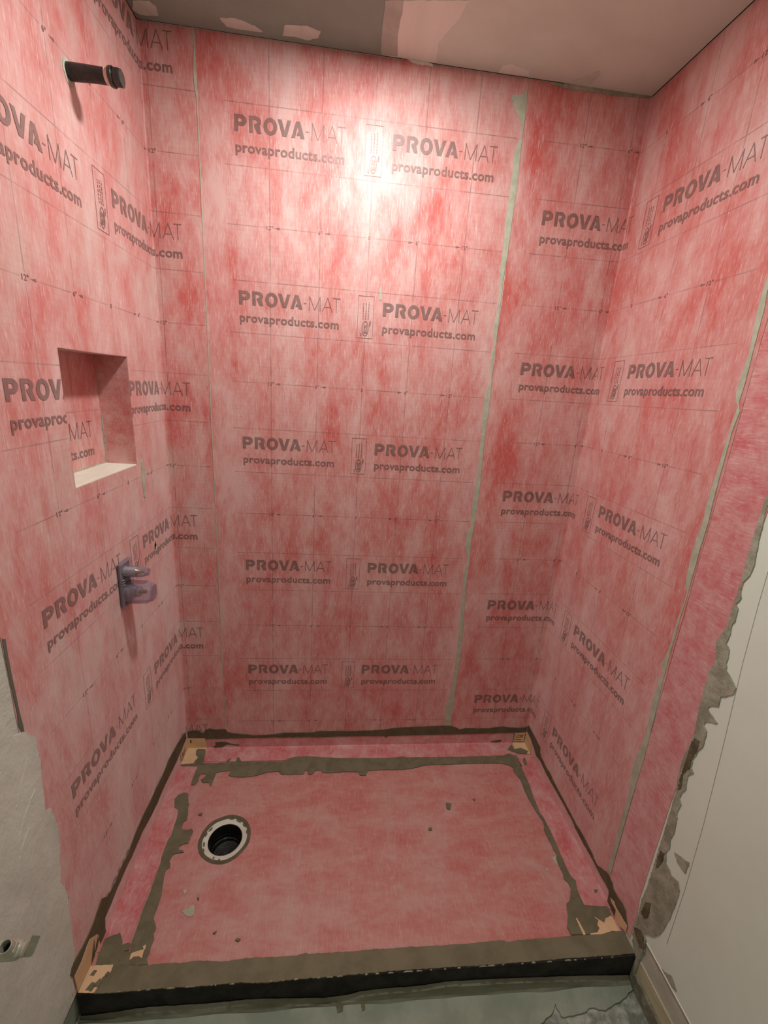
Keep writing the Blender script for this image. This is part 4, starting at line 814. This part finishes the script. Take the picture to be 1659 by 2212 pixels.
for i, (x, y, s) in enumerate([(-.600, -.745, .007), (-.578, -.766, .009), (-.592, -.772, .010), (-.565, -.748, .005)]):
    patch('thinset_smear', 'P', [(x - s, y - s * .7), (x + s * .6, y - s), (x + s, y + s * .5), (x - s * .2, y + s * .8)], 0.0048, 0.0058, M_THIN, c3, 0.003, 0.002, 163 + i)
for i, (y, z, L) in enumerate([(-.700, .012, .03), (-.715, .004, .05), (-.690, .02, .02)]):
    patch('thinset_smear', 'L', [(y - .012, z), (y + .004, z + .004), (y + .012, z + L), (y, z + L * .6)], 0.0044, 0.0056, M_THINW, c3, 0.003, 0.002, 168 + i)
adopt(c3); tag(c3, 'torn tan rubber piece at the front left end of the pan lip', 'corner piece', 'tan corner pieces of the pan')
c4 = empty('front_corner', (XR, -0.72, 0.0))
patch('wall_flap', 'R', dp('tan_fr_wall'), 0.0034, 0.0046, M_TAN, c4, 0.005, 0.0008, 170)
patch('floor_flap', 'P', dp('tan_fr_floor'), 0.0030, 0.0046, M_TAN, c4, 0.003, 0.0012, 171, lim=(0, XR - .002, YF, 0))
patch('scrap', 'P', dp('tan_fr_scrap'), 0.0030, 0.0044, M_TAN, c4, 0.003, 0.001, 172)
adopt(c4); tag(c4, 'tan rubber patch half buried in mortar at the front right of the pan', 'corner piece', 'tan corner pieces of the pan')

# thinset spread along the band edges
TG = 'thinset mortar lines round the pan'
def thin(key, plane, label, o0, o1, mat, sd, lim=None):
    ob = patch('thinset_line', plane, dp(key), o0, o1, mat, None, 0.007, 0.0014, sd, lim)
    return tag(ob, label, 'mortar line', TG)
thin('ts_back', 'B', 'dark thinset line on the back wall just above the pan', 0.0012, 0.0036, M_THINW, 180, (XL + .004, XR - .004, -.05, .12))
thin('ts_left', 'L', 'dark thinset line running down the left wall just above the pan', 0.0012, 0.0036, M_THINW, 181, (-.80, -.004, -.012, .3))
thin('ts_right', 'R', 'dark thinset line running down the right wall just above the pan', 0.0012, 0.0036, M_THINW, 182, (-.80, -.004, -.012, .3))
thin('ts_pan_back', 'P', 'olive thinset band lying across the back of the pan floor', 0.0014, 0.0036, M_THIN, 183, (XL + .004, XR - .004, -.4, -.004))
thin('ts_pan_left', 'P', 'lumpy olive thinset band on the pan floor left of the drain', 0.0014, 0.0036, M_THIN, 184)
thin('ts_pan_right', 'P', 'olive thinset band along the right side of the pan floor', 0.0014, 0.0036, M_THIN, 185, (0, XR - .004, YF, 0))
thin('ts_front_left', 'P', 'torn edged thinset patch in the front left corner of the pan', 0.0012, 0.0032, M_THIN, 186, (XL + .004, 0, YF, 0))
DG = 'mortar droppings on the pan floor'
drops = [('sp2', 'largest pale green mortar blot on the pan floor in front of the drain', M_SEAL), ('sp1', 'small pale mortar blot between the drain and the largest pale blot', M_SEAL),
         ('sp3', 'tiny dark mortar crumb right of the pale blots', M_THIN), ('sp4', 'dark mortar crumb near the front lip, left of the two', M_THIN), ('sp5', 'dark mortar crumb near the front lip, right of the two', M_THIN),
         ('sp6', 'dark mortar crumb just behind the drain', M_THIN), ('sp7', 'dark mortar drop in the middle of the pan floor', M_THIN), ('sp8', 'tiny mortar crumb right of the middle drop on the pan', M_THIN),
         ('sp9', 'tiny dark crumb left of the middle drop on the pan', M_THIN), ('sp10', 'pale smear touching the right thinset band', M_SEAL), ('sp11', 'small pale speck left of the right thinset band', M_SEAL)]
for i, (k, lb, m) in enumerate(drops):
    o = patch('mortar_drop', 'P', dp(k), 0.0, 0.0016 if m is M_SEAL else 0.004, m, None, 0.003, 0.0012, 200 + i)
    tag(o, lb, 'mortar drop', DG)

# mortar fillet in front of the pan
bm = bmesh.new(); prev = None
bx = [tuple(p) for p in bt]
def zb(x):
    for (a, b), (c_, d) in zip(bx, bx[1:]):
        if a <= x <= c_: return b + (d - b) * (x - a) / (c_ - a)
    return bx[0][1] if x < bx[0][0] else bx[-1][1]
for x in frange(XL + .001, XR - .006, 0.008):
    j = mnoise.noise(Vector((x * 50, 2, 2))) * .0022
    z1 = max(zb(x) + j, ZF + .008)
    y1 = YF - .010 - .002 * mnoise.noise(Vector((x * 11, 4, 2)))
    y2 = -0.801 - .004 * mnoise.noise(Vector((x * 9, 8, 2)))
    rg = [bm.verts.new(p) for p in ((x, YF - .0016, z1), (x, y1, z1 - .006), (x, y1 - .003, ZF + .012), (x, y2, ZF + .0062), (x, y2, ZF + .001), (x, YF - .0016, ZF + .001))]
    if prev:
        for i in range(6): bm.faces.new((prev[i], rg[i], rg[(i + 1) % 6], prev[(i + 1) % 6]))
    else: bm.faces.new(rg)
    prev = rg
bm.faces.new(list(reversed(prev))); bmesh.ops.recalc_face_normals(bm, faces=bm.faces)
o = bm_obj('mortar_fillet', bm, M_FILLET)
tag(o, 'rough grey mortar fillet at the foot of the black pan edge', 'mortar')
for i, (x, s) in enumerate([(0.035, .010), (0.098, .006)]):
    patch('dark_pit', 'F', [(x - s, -.800), (x + s, -.799), (x + s * .8, -.812), (x - s * .5, -.815)], 0.006, 0.0078, M_MORTD, o, 0.004, 0.003, 220 + i)

# ================================================================== DRAIN
dz = zp(DX, DY)
dr = empty('shower_drain', (DX, DY, dz))
ax = Vector((-.006, .030, 1)).normalized()
lathe('mortar_ring', (DX, DY, dz), ax, [(.0725, -.004), (.0730, .0012), (.078, .0022), (.0835, .0014), (.0845, .0002)], M_THINW, dr, 56, True, jitter=.035)
lathe('flange', (DX, DY, dz), ax, [(.0770, -.012), (.0755, -.0035), (.0735, -.0015), (.0590, -.0028), (.0555, -.0045), (.0545, -.012)], M_PVC, dr, 64)
lathe('throat', (DX, DY, dz), ax, [(.0548, -.006), (.0535, -.012), (.0525, -.060), (.050, -.062)], M_SUMP, dr, 48)
lathe('sump_floor', (DX + .004, DY - .006, dz), ax, [(.0520, -.060), (.046, -.058), (.0445, -.052), (.043, -.058), (.020, -.061), (.0003, -.0615)], mottled('wet sump', (.008, .008, .008), (.05, .045, .036), 60, .22, .5, .6, .003, 120, lo=.5, hi=.75), dr, 40)
for i, (a, r, s) in enumerate([(2.6, .067, .010), (2.9, .070, .008), (3.4, .067, .009), (1.1, .069, .012), (0.7, .070, .010), (0.3, .071, .008), (1.5, .071, .010), (4.4, .066, .003), (4.7, .070, .003), (3.7, .071, .008)]):
    cx, cy = DX + r * math.cos(a), DY + r * math.sin(a); t = (-math.sin(a), math.cos(a)); n = (math.cos(a), math.sin(a))
    q = [(cx + t[0] * u * s + n[0] * v * .0035, cy + t[1] * u * s + n[1] * v * .0035) for u, v in ((-1, 0), (-.3, -1), (.6, -.8), (1, .1), (.4, 1), (-.5, .8))]
    patch('mortar_stain', 'P', q, -0.0025, -0.0004, M_THIN, dr, 0.002, 0.0008, 230 + i)
adopt(dr)
tag(dr, 'round dirty white drain flange with a black throat in the pan floor', 'drain')

# ================================================================== SHOWER ARM STUB
py, pz = -0.366, 2.083
arm = empty('shower_arm_stub', (XL, py, pz))
d0 = Vector((1, 0.0, 0.004)).normalized(); P0 = Vector((XL - .03, py, pz))
lathe('pipe', P0, d0, [(.0145, 0), (.0150, .030), (.0152, .04), (.0142, .075), (.0138, .10), (.0138, .125)], M_BPIPE, arm, 40, True, jitter=.06)
lathe('tape_ring', P0, d0, [(.0138, .105), (.0146, .1055), (.0146, .112), (.0138, .1125)], M_PTAPE, arm, 36)
cp = lathe('cap', P0, d0, [(.0135, .1125), (.0170, .1130), (.0180, .116), (.0180, .120), (.0166, .1215)], M_BCAP, arm, 36)
lathe('cap_head', P0, d0, [(.0160, .1212), (.0165, .1225), (.0165, .1340), (.0150, .1365), (.0001, .1368)], M_BCAP, arm, smooth=False, sides=8)
patch('sealant_collar', 'L', [(py - .021, pz + .006), (py - .010, pz + .018), (py + .010, pz + .018), (py + .016, pz + .004), (py + .014, pz - .018), (py + .002, pz - .026), (py - .012, pz - .022), (py - .020, pz - .008)], 0.0012, 0.0024, M_SEAL, arm, 0.005, 0.003, 250)
adopt(arm)
tag(arm, 'capped black pipe stub sticking out high on the left wall', 'pipe')

# ================================================================== MIXING VALVE WITH CLEAR GUARD
vy, vz = -0.366, 0.922
val = empty('mixing_valve', (XL, vy, vz))
def shell_prism(name, prof, x0, x1, taper, mat, t=.0016, cy=vy, cz=vz):
    # hollow guard: outline in (y, z), pulled out from the wall and tapering to a closed end
    bm = bmesh.new(); rings = []
    def rg(x, k, ins):
        c_ = Vector((sum(p[0] for p in prof) / len(prof), sum(p[1] for p in prof) / len(prof)))
        o = []
        for p in prof:
            q = c_ + (Vector(p) - c_) * k; dd = (q - c_); q = q - dd.normalized() * ins
            o.append(bm.verts.new((x, cy + q.x, cz + q.y)))
        return o
    n = len(prof)
    outer = [rg(x0, 1, 0), rg(x0 + (x1 - x0) * .72, .97, 0), rg(x1, taper, 0)]
    inner = [rg(x0, 1, t), rg(x0 + (x1 - x0) * .72, .97, t), rg(x1 - t, taper, t)]
    for R_ in (outer, inner):
        for i in range(2):
            for k in range(n): bm.faces.new((R_[i][k], R_[i][(k + 1) % n], R_[i + 1][(k + 1) % n], R_[i + 1][k]))
        bm.faces.new(R_[2])
    for k in range(n): bm.faces.new((outer[0][k], inner[0][k], inner[0][(k + 1) % n], outer[0][(k + 1) % n]))
    bmesh.ops.recalc_face_normals(bm, faces=bm.faces)
    return bm_obj(name, bm, mat, val)
X1 = XL + .0016
bm = bmesh.new()
hw, hh = .031, .066
o_ = [(-hw, -hh), (hw, -hh), (hw, hh), (-hw, hh)]; i_ = [(-hw + .008, -hh + .008), (hw - .008, -hh + .008), (hw - .008, hh - .008), (-hw + .008, hh - .008)]
add_box(bm, X1, X1 + .006, vy - hw, vy + hw, vz - hh, vz + hh)
bmesh.ops.bevel(bm, geom=bm.edges[:], offset=.003, segments=2, affect='EDGES')
bm_obj('back_plate', bm, simple('grey purple plastic', (.20, .175, .19), .28, .5), val)
boxes('plate_rim', [(X1 + .004, X1 + .013, vy - hw, vy - hw + .0025, vz - hh, vz + hh), (X1 + .004, X1 + .013, vy + hw - .0025, vy + hw, vz - hh, vz + hh), (X1 + .004, X1 + .013, vy - hw, vy + hw, vz + hh - .0025, vz + hh), (X1 + .004, X1 + .010, vy - hw, vy + hw, vz - hh, vz - hh + .0025)], M_CLEAR, val)
boxes('plate_rib', [(X1 + .006, X1 + .012, vy - .024, vy + .024, vz + .001 + k * .007, vz + .003 + k * .007) for k in range(3)], simple('rib plastic', (.33, .30, .31), .3, .5), val)
uz = vz + .036
circ = [(.0165 * math.cos(2 * math.pi * k / 20), .0165 * math.sin(2 * math.pi * k / 20)) for k in range(20)]
lathe('cartridge', (X1, vy - .002, uz), (1, 0, 0), [(.014, 0), (.014, .010), (.0120, .012), (.0125, .036), (.0110, .038)], M_CART, val, 32)
lathe('stem', (X1, vy - .002, uz), (1, 0, 0), [(.0105, .036), (.0075, .042), (.0045, .050), (.0040, .058), (.0005, .058)], M_BRASS, val, 20)
shell_prism('stem_guard', circ, X1 + .004, XL + .073, .62, M_CLEAR, .0012, vy - .002, uz)
lz = vz - .026
octo = [(-.026, -.020), (-.012, -.034), (.012, -.034), (.026, -.020), (.026, .018), (.012, .030), (-.012, .030), (-.026, .018)]
shell_prism('handle_guard', octo, X1 + .004, XL + .082, .70, M_CLEAR, .0014, vy, lz)
lathe('valve_body', (X1, vy, lz), (1, 0, 0), [(.021, 0), (.021, .018), (.0165, .020), (.0165, .034), (.0001, .034)], simple('valve housing', (.34, .30, .30), .4, .4), val, 32)
lathe('valve_collar', (X1, vy, lz), (1, 0, 0), [(.0150, .033), (.0155, .034), (.0155, .043), (.0145, .044), (.0001, .044)], simple('chrome collar', (.55, .60, .58), .2, .5, .9), val, 32)
lathe('valve_stem', (X1, vy, lz), (1, 0, 0), [(.0065, .043), (.0060, .058), (.0001, .058)], M_BRASS, val, 20)
adopt(val)
tag(val, 'shower mixing valve under clear plastic guards on the left wall', 'valve')

# ================================================================== ANGLE STOP VALVE
sy, sz = -0.992, 0.544
stv = empty('angle_stop_valve', (XL, sy, sz))
lathe('escutcheon_nut', (XL - .001, sy, sz), (1, 0, 0), [(.016, 0), (.016, .018), (.0135, .020)], M_CHROME, stv, smooth=False, sides=6)
lathe('body', (XL, sy, sz), (1, 0, 0), [(.0120, .018), (.0130, .030), (.0138, .045), (.0138, .086), (.0128, .092), (.0105, .095), (.0001, .096)], M_CHROME, stv, 40)
od = Vector((-.10, -.36, .93)).normalized(); ob0 = Vector((XL + .086, sy, sz)) + od * .0150
lathe('outlet_nut', ob0, od, [(.0118, 0), (.0122, .002), (.0122, .007), (.0105, .009)], M_CHROME, stv, smooth=False, sides=6)
lathe('outlet', ob0, od, [(.0100, .006), (.0098, .0190), (.0090, .0200), (.0080, .0195), (.0078, .004), (.0001, .004)], M_CHROME, stv, 36)
lathe('bore', ob0, od, [(.0077, .0060), (.0001, .0060)], M_DARK, stv, 24)
lathe('handle_hub', (XL, sy, sz), (1, 0, 0), [(.0095, .094), (.0100, .096), (.0100, .101), (.0085, .102), (.0001, .102)], M_CHROME, stv, 28)
bm = bmesh.new()
Hx = XL + .1015
lev = [(Hx + .000, -.006, -.010), (Hx + .0035, -.006, -.0105), (Hx + .0075, -.004, -.006), (Hx + .0200, .003, .026), (Hx + .0185, .0035, .027)]
A_ = Vector((Hx, sy - .006, sz - .008)); B_ = Vector((Hx + .004, sy - .005, sz - .008)); C_ = Vector((Hx + .018, sy + .004, sz + .026))
wd = (C_ - B_).cross(Vector((-.41, .44, -.80))).normalized() * .0062
def prism(pts, wv, th):
    n = len(pts); vs = [bm.verts.new(p + s * wv) for s in (-1, 1) for p in pts]; vs2 = [bm.verts.new(v.co + th) for v in vs]
    for a, q in ((vs, 0), (vs2, 1)):
        for i in range(n - 1): bm.faces.new((a[i], a[i + 1], a[n + i + 1], a[n + i]))
    for i in range(n - 1):
        bm.faces.new((vs[i], vs[i + 1], vs2[i + 1], vs2[i])); bm.faces.new((vs[n + i], vs[n + i + 1], vs2[n + i + 1], vs2[n + i]))
    for i in (0, n - 1): bm.faces.new((vs[i], vs[n + i], vs2[n + i], vs2[i]))
prism([A_, B_, B_ + (C_ - B_) * .12 + Vector((.0015, 0, -.001)), C_], wd, Vector((-.0008, .0009, -.0016)))
bmesh.ops.recalc_face_normals(bm, faces=bm.faces)
bmesh.ops.bevel(bm, geom=bm.edges[:], offset=.0005, segments=2, affect='EDGES')
bm_obj('lever', bm, M_CHROME, stv)
adopt(stv)
tag(stv, 'plated angle stop valve with open outlet low on the left wall', 'valve')

# ================================================================== LAMPS (downlight above the frame, added fill light behind the camera)
dl = empty('recessed_downlight', (LX, LY, ZC))
lathe('trim_ring', (LX, LY, ZC), (0, 0, -1), [(.074, -.012), (.074, .002), (.078, .004), (.092, .003), (.093, 0.0002)], M_TRIM, dl, 48)
lathe('reflector', (LX, LY, ZC), (0, 0, 1), [(.0745, .000), (.070, .025), (.066, .045), (.030, .046), (.0001, .046)], M_TRIM, dl, 48)
lathe('lens', (LX, LY, ZC), (0, 0, 1), [(.060, .020), (.0001, .020)], M_LENS, dl, 40)
adopt(dl)
tag(dl, 'round recessed downlight in the shower ceiling', 'ceiling light')
ld = bpy.data.lights.new('downlight_bulb', 'AREA'); ld.shape = 'DISK'; ld.size = 0.11; ld.energy = LIGHT_SHOWER; ld.color = LIGHT_COL
lo = bpy.data.objects.new('downlight_bulb', ld); lo.location = (LX, LY, ZC - .006); link(lo)
rl = empty('added_fill_light', (0.12, -2.05, ZC))  # fixture added as unseen fill for the shower, glowing shade included
lathe('base', (0.12, -2.05, ZC), (0, 0, -1), [(.16, -.001), (.16, .02), (.15, .025)], M_TRIM, rl, 48)
lathe('shade', (0.12, -2.05, ZC), (0, 0, -1), [(.15, .022), (.145, .05), (.11, .075), (.05, .088), (.0001, .09)], M_LENS, rl, 48)
adopt(rl)
tag(rl, 'added unseen round fill light under the ceiling behind the camera', 'ceiling light')
ld2 = bpy.data.lights.new('added_fill_area', 'AREA'); ld2.shape = 'DISK'; ld2.size = 0.30; ld2.energy = LIGHT_FILL; ld2.color = LIGHT_COL
lo2 = bpy.data.objects.new('added_fill_area', ld2); lo2.location = (0.12, -2.05, ZC - .10); link(lo2)
